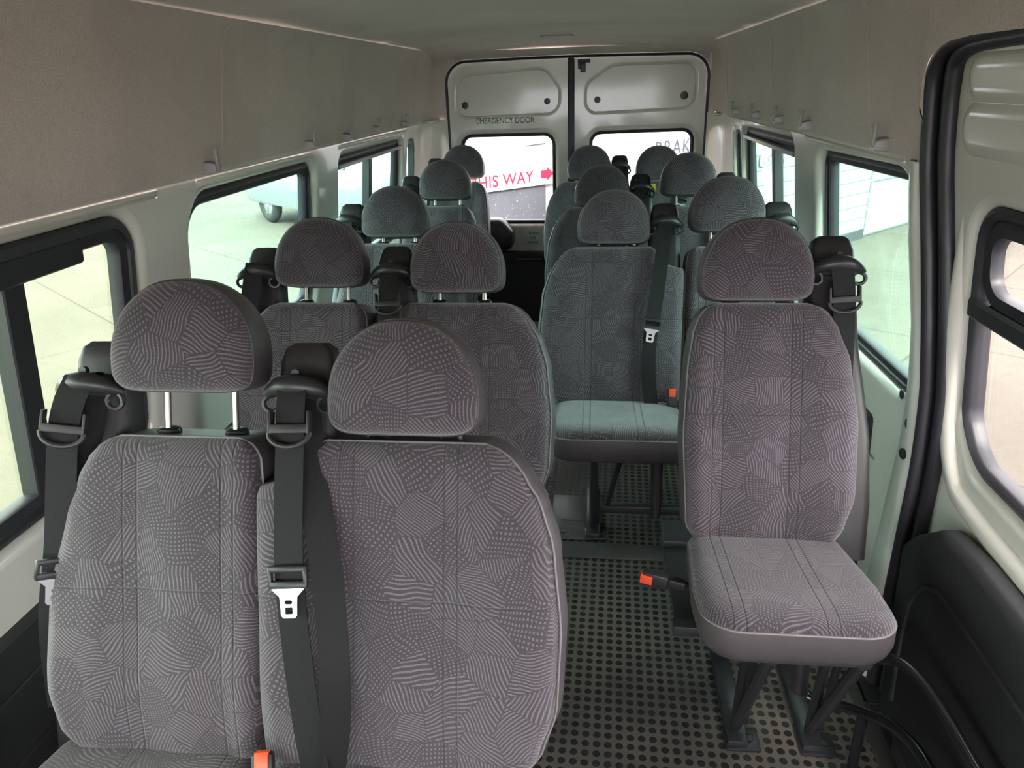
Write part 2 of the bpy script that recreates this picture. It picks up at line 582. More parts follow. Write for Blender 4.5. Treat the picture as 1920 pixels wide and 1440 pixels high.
def ledge(mb, fn, y0, y1, z, out=0.012, h=0.012):
    rings = []
    for y in (y0, y0 + .01, y1 - .01, y1):
        k = out if y0 < y < y1 else 0.0
        rings.append([fn(y, z - h, 0), fn(y, z - h * .4, -k), fn(y, z + h * .4, -k), fn(y, z + h, 0)])
    mb.loft(rings, True, True, True)

# left wall
mb = MB()
panel(mb, [(Y0, -0.02), (Y1, -0.02), (Y1, 1.40), (Y0, 1.40)], [W1, W2, W3, W4], SL, 0.028, 0.062, cuts=CUT)
wl = tag(mb.build('wall_left', 'paint'), kind='structure')
def pressed(parent, name, fn, outline, depth=0.006):
    """shallow pressed swage standing proud of the sheet"""
    m = MB()
    rings = [[fn(x, y, 0.001) for x, y in offset(outline, 0.008)], [fn(x, y, -depth * .6) for x, y in outline], [fn(x, y, -depth) for x, y in offset(outline, -0.008)], [fn(x, y, -depth) for x, y in offset(outline, -0.016)]]
    m.loft(rings, True, False, True)
    return m.build(name, 'paint', parent)
m = MB()
for a, b in ((0.2, 1.66), (1.84, 2.66), (2.98, 4.10)):
    ledge(m, SL, a, b, 1.325, 0.008, 0.010)
m.build('pressed_ridge', 'paint', wl)
m = MB()
for y, z in ((2.85, 1.02), (2.93, .93), (2.88, .80)):
    m.disc(SL(y, z, .001), (1, 0, 0), 0.007, 0.002)
m.build('bolt_hole', 'black', wl)

# right wall, cut away for the sliding door
SEAL = [(-.9, 1.603), (1.353, 1.603), (1.472, 1.60), (1.575, 1.594), (1.635, 1.572), (1.664, 1.53), (1.671, 1.47), (1.671, 1.365), (1.652, 1.258), (1.632, 1.15), (1.614, 1.031), (1.604, .93), (1.60, .844), (1.60, .66), (1.60, .48), (1.60, .24), (1.60, -.02)]
mb = MB()
near = [(y, z) for y, z in SEAL if z < 1.42 and y > 1.5]
outer = [(Y1, -0.02), (Y1, 1.40), (1.672, 1.40)] + near
panel(mb, outer[::-1], [RW2, RW3, RW4], SR, 0.026, 0.062, cuts=CUT)
wr = tag(mb.build('wall_right', 'paint'), kind='structure')
m = MB()
for a, b in ((1.80, 2.66), (2.86, 4.20)):
    ledge(m, SR, a, b, 1.345, 0.008, 0.008)
m.build('pressed_ridge', 'paint', wr)
m = MB()
# pillar face beside the door: a rounded column with oval holes
rings = []
for z in [1.36, 1.30, 1.2, 1.1, 1.0, .9, .8, .7, .6, .5, .4, .3, .2, .1, 0.0]:
    ys = 1.602 if z < .85 else (max(1.602, 1.618 + (z - 1.03) * .22) if z < 1.25 else 1.668)
    wdt = .075 + max(0, (1.0 - z)) * .09
    x = sidex(z)
    rings.append([(x + .01, ys + .002, z), (x - .012, ys + .004, z), (x - .022, ys + .016, z), (x - .024, ys + .035, z), (x - .018, ys + wdt * .8, z), (x - .006, ys + wdt, z), (x + .01, ys + wdt + .004, z)])
m.loft(rings, True, True, True)
m.build('door_pillar', 'paint', wr)
m = MB()
for x, y, z, q in ((.918, 1.640, .763, .014), (.917, 1.636, .685, .014), (.9365, 1.745, .795, .012)):
    m.disc((x, y, z), (-1, -.15 if y < 1.7 else 0, 0), q, .0025, 16)
m.build('access_hole', 'black', wr)

# windows and their bars
def w1x(e, f):
    m = MB()
    slab(m, [(1.15, .775), (1.205, .775), (1.215, 1.27), (1.16, 1.27)], f, .010, .05)
    m.build('divider_bar', 'black', e)
    m = MB()
    slab(m, round_poly([(.9, 1.225), (1.375, 1.225), (1.375, 1.275), (.9, 1.275)], .008), f, .0, .04)
    m.build('sliding_vent_track', 'black', e)
def w3x(e, f):
    m = MB()
    slab(m, [(3.455, .77), (3.50, .77), (3.50, 1.25), (3.455, 1.25)], f, .012, .05)
    m.build('divider_bar', 'black', e)
    m = MB()
    slab(m, [(2.995, 1.235), (4.03, 1.235), (4.03, 1.252), (2.995, 1.252)], f, .002, .05)
    m.build('vent_rail', 'hook', e)
def rw3x(e, f):
    m = MB()
    slab(m, [(3.20, .79), (3.245, .79), (3.245, 1.28), (3.20, 1.28)], f, .012, .05)
    m.build('divider_bar', 'black', e)
    m = MB()
    slab(m, [(2.85, 1.262), (3.83, 1.262), (3.83, 1.28), (2.85, 1.28)], f, .002, .05)
    m.build('vent_rail', 'hook', e)
window(1, W1, SL, .055, 'sglass', .012, w1x)
window(2, W2, SL, .038, 'gglass', .03)
window(3, W3, SL, .040, 'gglass', .03, w3x)
window(4, W4, SL, .030, 'gglass', .03)
window(5, RW2, SR, .034, 'gglass', .035)
window(6, RW3, SR, .040, 'gglass', .03, rw3x)
window(7, RW4, SR, .026, 'gglass', .03)

# dark lower linings
def lining(side, y0, y1, ztop, name, slant=0.0):
    m = MB()
    f = lambda y, z, d: (side * (sidex(z) - .004 - d), y, z)
    out = round_poly([(y0, 0.0), (y1, 0.0), (y1, ztop), (y0 - slant, ztop)], [.01, .01, .02, .02])
    slab(m, out, f, -.02, .020, bev=.008)
    o = m.build(name, 'panel')
    tag(o, kind='structure')
    m = MB()
    for k in range(3):
        z = ztop - .10 - k * .14
        m.tube([f(y0 + .05, z, .021), f(y1 - .05, z, .021)], .004, 6)
    m.build('moulded_ridge', 'panel', o)
    return o
lining(-1, Y0 + .02, Y1 - .02, .60, 'trim_1')
lining(1, 1.80, Y1 - .02, .66, 'trim_2', -.10)

# headliner side panels
def zcurve(y):
    tab = [(-9, 1.598), (1.472, 1.595), (1.575, 1.588), (1.635, 1.565), (1.664, 1.52), (1.670, 1.45)]
    for (a, va), (b, vb) in zip(tab, tab[1:]):
        if y <= b: return va + (vb - va) * (y - a) / (b - a)
    return 1.40
def sweep_side(side, name):
    zs_full = [1.338, 1.340, 1.347, 1.358, 1.40, 1.45, 1.50, 1.55, 1.60, 1.64, 1.665, 1.685, 1.70, 1.712, 1.72]
    def px(z, y):
        base = .842
        if z < 1.345: x = .868
        elif z < 1.352: x = .850
        else: x = base - (z - 1.36) * .07
        if z > 1.66: x -= ((z - 1.66) / .06) ** 2 * .045
        # soft swell between the fixing points
        x -= .010 * sin(pi * ((y * 0.95) % 1.0)) * max(0.0, 1 - abs(z - 1.55) / .2)
        return side * x
    rows = []
    ys = [Y0 + i * (4.60 - Y0) / 110 for i in range(111)]
    sh = .012 if side > 0 else 0.0
    for y in ys:
        zmin = 1.338 + sh
        if side > 0 and y < 1.80:
            if y < 1.674: zmin = zcurve(y)
        rows.append((y, zmin))
    if side > 0:
        rows = [r for r in rows if not 1.46 < r[0] < 1.70] + [(q, zcurve(q)) for q in (1.48, 1.52, 1.56, 1.59, 1.61, 1.63, 1.645, 1.655, 1.664, 1.669)] + [(1.673, 1.31), (1.69, 1.31), (1.70, 1.35)]
        rows.sort()
    rings = []
    for y, zmin in rows:
        ring = []
        for z in zs_full:
            zz = zmin + (z - 1.338) * (1.72 - zmin) / (1.72 - 1.338)
            if zmin > 1.39:
                x = px(max(zz, 1.36), y)
                ring.append((x, y, zz))
            else:
                xx = px(z if z < 1.352 else max(zz, 1.352), y)
                if side > 0 and y < 1.80:     # end cover standing a little proud near the door seal
                    k = (1.80 - y) / .10
                    xx = side * (abs(xx) + .014 * min(1, max(0, k)) + (.03 if y < 1.675 else 0))
                ring.append((xx, y, zz))
        rings.append(ring)
    m = MB()
    m.loft(rings, False, False, False)
    o = m.build(name, 'headliner', angle=60)
    tag(o, kind='structure')
    s = MB()
    for y in (1.93, 3.08, 4.15) if side < 0 else (1.95, 3.0, 4.05):
        pts = [(px(z, y) - side * .0, y + (z - 1.36) * .25 + .004 * sin(z * 40), z) for z in [1.36 + i * .34 / 16 for i in range(17)]]
        s.tube(pts, .0022, 6)
    s.build('seam', 'headliner', o)
    return o
sweep_side(-1, 'trim_3')
sweep_side(1, 'trim_4')

# unseen cab overhead added behind the camera to hold back front light: roof lining, bulkhead
m = MB()
m.box((0, -1.45, 1.49), (1.66, 1.1, .05), .02)
m.box((0, -.92, 1.61), (1.64, .05, .26), .01)
tag(m.build('trim_11', 'headliner'), kind='structure')
m = MB()
m.box((0, -1.6, .40), (1.72, .35, .80), .06)
m.box((0, -1.2, -.02), (1.80, 1.0, .04), .005)
tag(m.build('trim_12', 'panel'), kind='structure')

# ceiling with slack folds
m = MB()
rings = []
NY = 120
for j in range(NY + 1):
    y = Y0 + j * (4.62 - Y0) / NY
    ring = []
    for i in range(33):
        u = -1 + i / 16
        x = u * .835
        z = 1.712 + .052 * (1 - u ** 2) ** .8
        for yc, am, wd in ((2.15, .016, .20), (3.36, .016, .09), (3.45, -.010, .05), (1.0, .012, .3)):
            z += am * math.exp(-((y - yc + .07 * u + .02 * sin(3 * u)) / wd) ** 2) * (1 - u ** 4)
        z += .003 * sin(9 * y + 4 * u) * (1 - u ** 2)
        if y > 4.0: z -= .035 * ((y - 4.0) / .62) ** 2
        ring.append((x, y, z))
    rings.append(ring)
m.loft(rings, False, False, False)
ceil = tag(m.build('ceiling', 'headliner', angle=70), kind='structure')
m = MB()
m.box((-.03, 3.88, 1.752), (.14, .022, .006), .002)
m.box((-.105, 3.88, 1.750), (.012, .03, .006), .002, mi=1)
m.box((.045, 3.88, 1.750), (.012, .03, .006), .002, mi=1)
m.build('slot_cover', ('hook', 'piping'), ceil)

# rear header and corner pillars round the doors
OPL, OPR, OPT, YD = -.752, .822, 1.678, 4.70
def uloop(xl, xr, zt, r, zb, y, n=10, tl=None):
    pts = [(xl, zb), (xl, 1.34)]
    for k in range(4): pts.append((xl, 1.34 + (zt - r - 1.34) * (k + 1) / 4))
    for k in range(1, n + 1):
        a = pi / 2 * k / n
        pts.append((xl + r - r * cos(a), zt - r + r * sin(a)))
    for k in range(1, 8): pts.append((xl + r + (xr - xl - 2 * r) * k / 8, zt + .008 * sin(pi * k / 8)))
    for k in range(n + 1):
        a = pi / 2 * k / n
        pts.append((xr - r + r * sin(a), zt - r + r * cos(a)))
    for k in range(3, -1, -1): pts.append((xr, 1.34 + (zt - r - 1.34) * k / 4))
    pts += [(xr, zb)]
    return [(x, y, z) for x, z in pts]
m = MB()
o1 = uloop(-.838, .838, 1.716, .03, 1.34, 4.50)
o2 = uloop(-.822, .828, 1.708, .05, 1.34, 4.58)
o3 = uloop(-.785, .835, 1.695, .10, 1.34, 4.645)
o4 = uloop(OPL - .002, OPR + .002, OPT + .004, .13, 1.34, 4.672)
m.loft([o1, o2, o3, o4], False, False, False)
tag(m.build('trim_5', 'headliner', angle=70), kind='structure')
m = MB()
for s, xo, xi in ((-1, -.88, OPL), (1, .88, OPR)):
    rings = []
    for z in (1.352, 1.1, .9, .75, .4, 0.0):
        xs = s * (sidex(z) - .001)
        rings.append([(xs + s * .004, 4.34, z), (xs - s * .004, 4.42, z), (xs - s * .020, 4.50, z), ((xs + xi) / 2 - s * .02, 4.60, z), (xi - s * .004, 4.655, z), (xi + s * .002, 4.68, z)])
    k = len(m.v)
    m.loft(rings, False, False, False)
    m.box(((-.828 if s < 0 else .852), 4.53, 1.347), ((.09 if s < 0 else .05), .20, .014), .004)
tag(m.build('trim_6', 'paint', angle=80), kind='structure')
m = MB()
loop = uloop(OPL, OPR, OPT, .13, 0.0, 4.684)
m.tube(loop, .013, 8)
tag(m.build('trim_7', 'rubber'), kind='structure')

# rear doors
def rear_door(n, x0, x1, win, plate, holes, hinge_left):
    e = tag(empty('door_%d' % n, ((x0 + x1) / 2, YD, 0)), kind='structure')
    L = Vector(e.location)
    fn = lambda x, z, d: Vector((x, YD + d, z)) - L
    out = round_poly([(x0, -.08), (x1, -.08), (x1, OPT - .004), (x0, OPT - .004)], [.004, .004, .004 if hinge_left else .13, .13 if hinge_left else .004])
    m = MB()
    panel(m, out, [win, plate], fn, .03, .055, edge=.07)
    # plate behind the recess (second hole) sits shallow
    pl = MB()
    slab(pl, offset(plate, .012), fn, .005, .03, bev=.002)
    m.build('door_skin', 'paint', e)
    pl.build('recessed_panel', 'paint', e)
    h = MB()
    for (hx, hz, hr) in holes:
        h.disc(fn(hx, hz, .004), (0, -1, 0), hr, .004, 20)
    h.build('round_plug', 'black', e)
    fr = MB()
    ring_profile(fr, win, [(-.002, .02), (.010, .016), (.018, .022), (.018, .05), (-.002, .05)], fn)
    wf = fr.build('window_frame', 'rubber', e)
    g = MB()
    slab(g, offset(win, -.012), fn, .034, .038, bev=.0005)
    g.build('glass_pane', 'cglass', e, smooth=False)
    lo = MB()
    slab(lo, round_poly([(x0 + .02, .04), (x1 - .02, .04), (x1 - .02, .525), (x0 + .02, .525)], .03), fn, -.022, .01, bev=.008)
    lo.build('lower_lining', 'black', e)
    hb = MB()
    hx = x1 - .25 if hinge_left else x0 + .25
    hb.tube([fn(hx - .09, .475, -.02), fn(hx - .085, .475, -.045), fn(hx + .085, .475, -.045), fn(hx + .09, .475, -.02)], .008, 8)
    hb.build('pull_handle', 'plastic', e)
    return e, fn
wa = round_poly([(-.685, .705), (-.088, .70), (-.088, 1.255), (-.68, 1.255)], [.07, .05, .07, .07])
wb = round_poly([(.125, .70), (.755, .70), (.755, 1.262), (.125, 1.255)], [.05, .07, .07, .07])
pa = round_poly([(-.68, 1.372), (-.08, 1.385), (-.075, 1.50), (-.15, 1.605), (-.67, 1.575)], [.05, .06, .06, .09, .08])
pb = round_poly([(.115, 1.38), (.73, 1.395), (.735, 1.61), (.26, 1.608), (.118, 1.52)], [.05, .06, .07, .10, .06])
d1, f1 = rear_door(1, OPL, -.010, wa, pa, [(-.641, 1.427, .021), (-.134, 1.437, .019)], True)
d2, f2_ = rear_door(2, .032, OPR, wb, pb, [(.169, 1.437, .019), (.683, 1.446, .022)], False)
# the strip of black seal between the doors
m = MB()
m.box((.011, YD + .004, .85), (.042, .03, 1.66), .008)
m.build('centre_seal', 'rubber', d1).matrix_parent_inverse = Matrix.Translation(-Vector(d1.location))
# lettering EMERGENCY DOOR
mt = Matrix.Translation(Vector((-.577, YD - .0015, 1.318)) - Vector(d1.location)) @ Matrix.Rotation(radians(90), 4, 'X')
text_mesh('emergency_door_lettering', 'EMERGENCY DOOR', .048, 'ink', mt, d1, .0006, .0, 1.0, .84)
# small instruction label
m = MB(); m.box(Vector((-.225, YD - .002, .610)) - Vector(d1.location), (.16, .002, .10), .0008)
lb = m.build('instruction_label', plain('pale_green_label', (.55, .62, .56), .5), d1)
for i, (tx, w) in enumerate((('TURN', -.268), ('TO', -.256), ('OPEN', -.270))):
    mt = Matrix.Translation(Vector((w, YD - .0040, .630 - i * .030)) - Vector(d1.location)) @ Matrix.Rotation(radians(90), 4, 'X')
    text_mesh('instruction_lettering', tx, .026, 'ink', mt, lb, .0004)
# black rounded housing under the left rear window
m = MB()
rings = []
for d, s in ((0, 1.0), (-.05, 1.0), (-.075, .93), (-.088, .75), (-.09, .4)):
    pts = round_poly([(-.60, .545), (-.36, .535), (-.355, .66), (-.43, .745), (-.60, .745)], [.05, .08, .06, .07, .05])
    cx = -.48; cz = .64
    rings.append([Vector((cx + (x - cx) * s, YD + d, cz + (z - cz) * s)) - Vector(d1.location) for x, z in pts])
m.loft(rings, True, True, True)
m.build('wiper_motor_housing', 'black', d1)
# latch at the top of the right rear door
m = MB()
m.box(Vector((.088, YD - .012, 1.655)) - Vector(d2.location), (.075, .03, .022), .004)
m.box(Vector((.082, YD - .016, 1.622)) - Vector(d2.location), (.030, .028, .06), .004)
m.box(Vector((.060, YD - .010, 1.635)) - Vector(d2.location), (.016, .03, .05), .004)
m.build('door_latch', 'black', d2)
m = MB()
m.box(Vector((.835, 4.66, .93)) , (.03, .04, .10), .01)
m.disc((.838, 4.655, 1.12), (-.3, -1, 0), .008, .004)
tag(m.build('trim_8', 'black'), kind='structure')

# floor
m = MB()
m.add([(-.95, Y0, 0), (.90, Y0, 0), (.90, 2.14, 0), (-.95, 2.14, 0)], [[0, 1, 2, 3]])
m.add([(-.95, 2.14, 0), (.95, 2.14, 0), (.95, 4.72, 0), (-.95, 4.72, 0)], [[0, 1, 2, 3]])
m.add([(.90, 1.62, 0), (.95, 1.62, 0), (.95, 2.14, 0), (.90, 2.14, 0)], [[0, 1, 2, 3]])
fl = tag(m.build('floor', 'floor', smooth=False), kind='structure')
m = MB()
m.box((-.0, 2.145, .004), (1.80, .085, .008), .003)
m.build('joint_strip', 'flat', fl)
m = MB()
m.box((.095, 2.36, .003), (.155, .30, .006), .002)
m.disc((.065, 2.25, .006), (0, 0, 1), .010, .004)
m.box((.10, 2.33, .0075), (.09, .004, .003), .001)
m.build('fixing_plate', 'tread', fl)
m = MB()
m.box((.885, .4, -.006), (.045, 2.4, .02), .006)
m.build('sill_edge', 'flat', fl)

# step well and lower sill by the sliding door
m = MB()
m.add([(.90, Y0, .0), (.90, 1.62, 0), (.90, 1.62, -.25), (.90, Y0, -.25)], [[0, 1, 2, 3]])
m.add([(.90, Y0, -.25), (.90, 1.62, -.25), (.99, 1.62, -.25), (.99, Y0, -.25)], [[0, 1, 2, 3]])
tag(m.build('trim_9', 'panel', smooth=False), kind='structure')

m = MB()
m.box((.955, 1.56, -.13), (.11, .13, .26), .004)
m.box((.935, 1.60, -.004), (.09, .16, .016), .004)
tag(m.build('trim_13', 'panel'), kind='structure')

# sliding door
e3 = tag(empty('door_3', (.95, .6, -.2)), kind='structure')
L3 = Vector(e3.location)
def fd(y, z, d): return Vector((sidex(z, .03 + d), y, z)) - L3
dedge = [(Y0, -.2), (1.61, -.2), (1.61, .60), (1.61, .86), (1.615, 1.0), (1.635, 1.2), (1.65, 1.35), (1.655, 1.48), (1.648, 1.56), (1.60, 1.60), (1.50, 1.61), (Y0, 1.61)]
dwin = round_poly([(-.1, .745), (1.46, .745), (1.53, .84), (1.535, 1.13), (1.525, 1.30), (-.1, 1.33)], [.05, .12, .10, .04, .085, .05])
m = MB()
panel(m, dedge, [dwin], fd, .022, .045, cuts=CUT)
m.build('door_skin', 'paint', e3)
def drib(y1, zc, h, name='pressed_panel'):
    out = round_poly([(-.4, zc - h / 2), (y1, zc - h / 2), (y1 + .01, zc + h / 2), (-.4, zc + h / 2)], [.03, .035, .035, .03])
    m = MB()
    rings = [[fd(x, y, .001) for x, y in offset(out, .010)], [fd(x, y, -.004) for x, y in offset(out, .002)], [fd(x, y, -.007) for x, y in offset(out, -.010)], [fd(x, y, -.006) for x, y in offset(out, -.018)]]
    m.loft(rings, True, False, True)
    m.build(name, 'paint', e3)
drib(1.575, 1.525, .07)
drib(1.585, 1.432, .08)
# raised roll that runs below the window
m = MB()
pts = bez([fd(1.572, 1.33, .018), fd(1.572, 1.15, .014), fd(1.565, .95, .012), fd(1.555, .80, .012), fd(1.50, .70, .012), fd(1.40, .668, .012), fd(1.0, .66, .012), fd(0, .66, .012)], 10)
m.tube(pts, [.012 + .018 * min(1, i / 16) for i in range(len(pts))], 14)
m.build('pressed_roll', 'paint', e3)
fr = MB()
ring_profile(fr, dwin, [(0, .012), (.012, .006), (.022, .012), (.026, .020), (.026, .045), (0, .045)], fd)
# top vent pane frame
tv = round_poly([(-.05, 1.10), (1.505, 1.10), (1.51, 1.275), (-.05, 1.30)], [.03, .075, .07, .03])
ring_profile(fr, tv, [(0, .018), (.010, .012), (.030, .016), (.034, .03), (.034, .04), (0, .04)], fd)
fr.build('window_frame', 'rubber', e3)
m = MB()
slab(m, [(-.05, 1.068), (1.525, 1.068), (1.525, 1.108), (-.05, 1.108)], fd, .000, .04, bev=.006)
m.build('divider_bar', 'black', e3)
g = MB()
slab(g, offset(dwin, -.02), fd, .028, .032, bev=.0005)
g.build('glass_pane', 'cglass', e3, smooth=False)
# dark moulded lower lining of the sliding door
def fp(y, z, d): return Vector((.945 - d, y, z)) - L3
lo = round_poly([(Y0 + .1, .02), (1.49, .02), (1.525, .30), (1.545, .49), (1.50, .545), (1.39, .635), (1.25, .650), (Y0 + .1, .655)], [.02, .04, .1, .05, .04, .06, .1, .02])
m = MB()
rings = []
for o_, d in ((.0, -.01), (.0, .020), (-.006, .030), (-.022, .038)):
    rings.append([fp(x, y, d) for x, y in offset(lo, o_)])
m.loft(rings, True, False, True)
m.build('lower_lining', 'panel', e3)
m = MB()
m.tube(bez([fp(1.42, .12, .038), fp(1.44, .30, .038), fp(1.43, .42, .038), fp(1.36, .50, .038), fp(1.2, .52, .038), fp(.3, .52, .038)], 10), .007, 8)
m.build('moulded_ridge', 'panel', e3)

# door seal: two black strands and the web between
m = MB()
sp = [Vector((sidex(z, -.004), y, z)) for y, z in SEAL]
spb = bez(sp[1:], 4)
m.tube([sp[0]] + spb, .016, 10)
si = [Vector((sidex(z, .020), y - (.034 if z < 1.55 else .02), z - (.012 if z > 1.5 else 0))) for y, z in SEAL]
sib = bez(si[1:], 4)
m.tube([si[0]] + sib, .017, 10)
A_ = [sp[0]] + spb; B_ = [si[0]] + sib
m.loft([[a + Vector((.012, 0, 0)), b + Vector((.006, 0, 0)), b + Vector((.02, 0, 0)), a + Vector((.03, 0, 0))] for a, b in zip(A_, B_)], True, True, True)
tag(m.build('trim_10', 'rubber', angle=60), kind='structure')

# ------------------------------------------------------------------ seats
DV = Vector((0, .313, .95)).normalized()     # up along the backrest
NF = Vector((0, -.95, .313)).normalized()    # out of the backrest front

def interp(tab, t):
    if t <= tab[0][0]: return tab[0][1]
    for (a, va), (b, vb) in zip(tab, tab[1:]):
        if t <= b:
            k = (t - a) / (b - a)
            k2 = k * k * (3 - 2 * k)
            return va + (vb - va) * (k * .5 + k2 * .5)
    return tab[-1][1]

T = .545
OUT_A = [(0, .19), (.05, .225), (.12, .247), (.25, .252), (.38, .240), (.45, .220), (.49, .197), (.515, .180), (.53, .165), (.540, .147), (T, .130)]   # shoulder on the aisle side
TOW_A = [(0, .19), (.03, .235), (.455, .242), (.475, .235), (.487, .150), (.53, .145), (T, .125)]                              # notched under the belt tower
IN_W = [(0, .105), (.03, .128), (.25, .136), (.45, .132), (.515, .128), (.532, .119), (.541, .107), (T, .092)]
OUT_W = [(0, .19), (.05, .235), (.12, .246), (.28, .240), (.42, .206), (.48, .184), (.51, .168), (.53, .150), (.541, .130), (T, .112)]
OUT_S = [(0, .18), (.05, .205), (.12, .222), (.28, .225), (.42, .205), (.49, .179), (.518, .162), (.534, .144), (.542, .126), (T, .110)]
IN_S = [(0, .115), (.04, .142), (.25, .152), (.40, .146), (.48, .136), (.515, .124), (.534, .110), (.542, .096), (T, .082)]
PROF = {'aisle': (TOW_A, OUT_A), 'window': (OUT_W, IN_W), 'single': (OUT_S, IN_S)}

def dist_edge(x, t, fl, fr):
    return min(x + fl(t), fr(t) - x, T - t, t + .004)

def back_meshes(kind):
    """built with the tower on the -x side"""
    tow, oth = PROF[kind]
    fl = lambda t: interp(tow, t); fr = lambda t: interp(oth, t)
    NU, NTT = 44, 56
    V = []; UV = []; UV2 = []; F = []
    for j in range(NTT + 1):
        q = j / NTT
        t = T * (.5 - .5 * cos(pi * q)) * .6 + T * q * .4
        for i in range(NU + 1):
            w = i / NU
            u = (.5 - .5 * cos(pi * w)) * .7 + w * .3
            xl, xr = -fl(t), fr(t)
            x = xl + (xr - xl) * u
            e = max(0, min(x - xl, xr - x, T - t, t + .002))
            r = .034
            k = min(e / r, 1)
            dep = .026 * sqrt(max(0, 1 - (1 - k) ** 2))
            dep += .012 * sin(pi * min(1, t / T)) + .010 * math.exp(-((t - .13) / .09) ** 2)
            ax = abs(x)
            bol = min(1, max(0, (ax - .095) / .05))
            dep += .010 * bol * k * min(1, (T - t) / .15)
            dep += .0035 * cos(x / .083 * pi) * k * (1 if ax < .083 else 0)
            dep = dep * (k if e < r else 1) if e < .004 else dep
            if e <= 1e-6: dep = 0
            p = DV * t + NF * dep
            V.append((x, p.y, p.z)); UV.append((x, t)); UV2.append((x, t))
    n = NU + 1
    for j in range(NTT):
        for i in range(NU):
            a = j * n + i
            F.append([a, a + 1, a + 1 + n, a + n])
    loop = [i for i in range(NU + 1)] + [j * n + NU for j in range(1, NTT + 1)] + [NTT * n + i for i in range(NU - 1, -1, -1)] + [j * n for j in range(NTT - 1, 0, -1)]
    LV = [Vector(V[i]) for i in loop]
    c = Vector((sum(p.x for p in LV) / len(LV), 0, 0)) + DV * T * .5
    rings = []
    for dp, sc_ in ((0, 1.0), (-.008, 1.014), (-.030, 1.034), (-.064, 1.036), (-.088, 1.00), (-.098, .93)):
        q = min(sc_, 1.004)
        rings.append([c + Vector(((p.x - c.x) * sc_, 0, 0)) + DV * ((p - c).dot(DV) * q) + NF * dp for p in LV])
    return (V, F, UV, UV2), rings, [p + NF * .001 for p in LV]

def uvmesh(name, data, mats, smooth=True):
    V, F, UV, UV2 = data
    me = bpy.data.meshes.new(name)
    me.from_pydata(V, [], F)
    a = me.uv_layers.new(name='UVMap'); b = me.uv_layers.new(name='panel')
    a.active_render = True
    for l in me.loops:
        a.data[l.index].uv = UV[l.vertex_index]
        b.data[l.index].uv = UV2[l.vertex_index]
    for m_ in mats: me.materials.append(MT[m_])
    if smooth: me.polygons.foreach_set('use_smooth', [True] * len(me.polygons))
    return me

def mesh_from(mb, name, mat, angle=40):
    o = mb.build(name, mat, angle=angle)
    me = o.data
    bpy.data.objects.remove(o)
    return me

def mirrored(me):
    m2 = me.copy()
    m2.transform(Matrix.Diagonal((-1, 1, 1, 1)))
    m2.flip_normals()
    return m2

LIB = {}
def shift_uv(me, du, dv):
    m2 = me.copy()
    for l in m2.uv_layers['UVMap'].data:
        l.uv = (l.uv[0] + du, l.uv[1] + dv)
    return m2

for kind in PROF:
    dat, rings, lp = back_meshes(kind)
    LIB['backrest', kind] = uvmesh('backrest', dat, ('fabric',))
    m = MB(); m.loft(rings, True, False, True)
    LIB['back_cover', kind] = mesh_from(m, 'back_cover', 'vinyl', 50)
    m = MB(); m.tube(lp[::2], .0023, 6, closed=True)
    LIB['piping', kind] = mesh_from(m, 'piping', 'piping')
    # cushion: rounded plan, origin at the backrest joint
    inn = PROF[kind][1]
    wl_ = {'aisle': .240, 'window': .255, 'single': .215}[kind]
    wr_ = {'aisle': .205, 'window': .132, 'single': .150}[kind]
    rl, rr = {'aisle': (.05, .16), 'window': (.15, .05), 'single': (.155, .15)}[kind]
    pl = round_poly([(-wl_ + .02, .02), (-wl_, -.20), (-wl_ + .005, -.345), (wr_ - .005, -.345), (wr_, -.20), (wr_ - .015, .02)], [.03, .2, rl, rr, .2, .03], 9)
    cx = (wr_ - wl_) / 2; cy = -.16
    V = []; UV = []; F = []
    N = len(pl)
    SS = [(1.0, 0.0), (.985, .010), (.95, .020), (.88, .027), (.76, .031), (.6, .032), (.4, .031), (.2, .030)]
    def ztop(y): return .024 - .13 * (y + .02)
    for s_, h in SS:
        for x, y in pl:
            X = cx + (x - cx) * s_; Yy = cy + (y - cy) * s_
            V.append((X, Yy, ztop(Yy) - .03 + h)); UV.append((X + 3.1, Yy + 1.7))
    V.append((cx, cy, ztop(cy))); UV.append((cx + 3.1, cy + 1.7))
    for j in range(len(SS) - 1):
        for i in range(N):
            a = j * N + i; b = j * N + (i + 1) % N
            F.append([a, b, b + N, a + N])
    for i in range(N):
        F.append([(len(SS) - 1) * N + i, (len(SS) - 1) * N + (i + 1) % N, len(V) - 1])
    UV2 = [(u - 3.1, .05) for u, v in UV]
    LIB['seat_cushion', kind] = uvmesh('seat_cushion', (V, F, UV, UV2), ('fabric',))
    m = MB()
    base = [Vector(p) for p in V[:N]]
    cc = Vector((cx, cy, 0))
    rings = []
    for dz, s_ in ((0, 1.0), (-.012, 1.012), (-.038, 1.014), (-.060, .985), (-.080, .93), (-.090, .84)):
        rings.append([Vector((cx + (p.x - cx) * s_, cy + (p.y - cy) * s_, p.z + dz)) for p in base])
    m.loft(rings, True, False, True)
    LIB['cushion_cover', kind] = mesh_from(m, 'cushion_cover', 'vinyl', 50)
    m = MB(); m.tube([p + Vector((0, 0, .0005)) for p in base], .0023, 6, closed=True)
    LIB['cpiping', kind] = mesh_from(m, 'piping', 'piping')

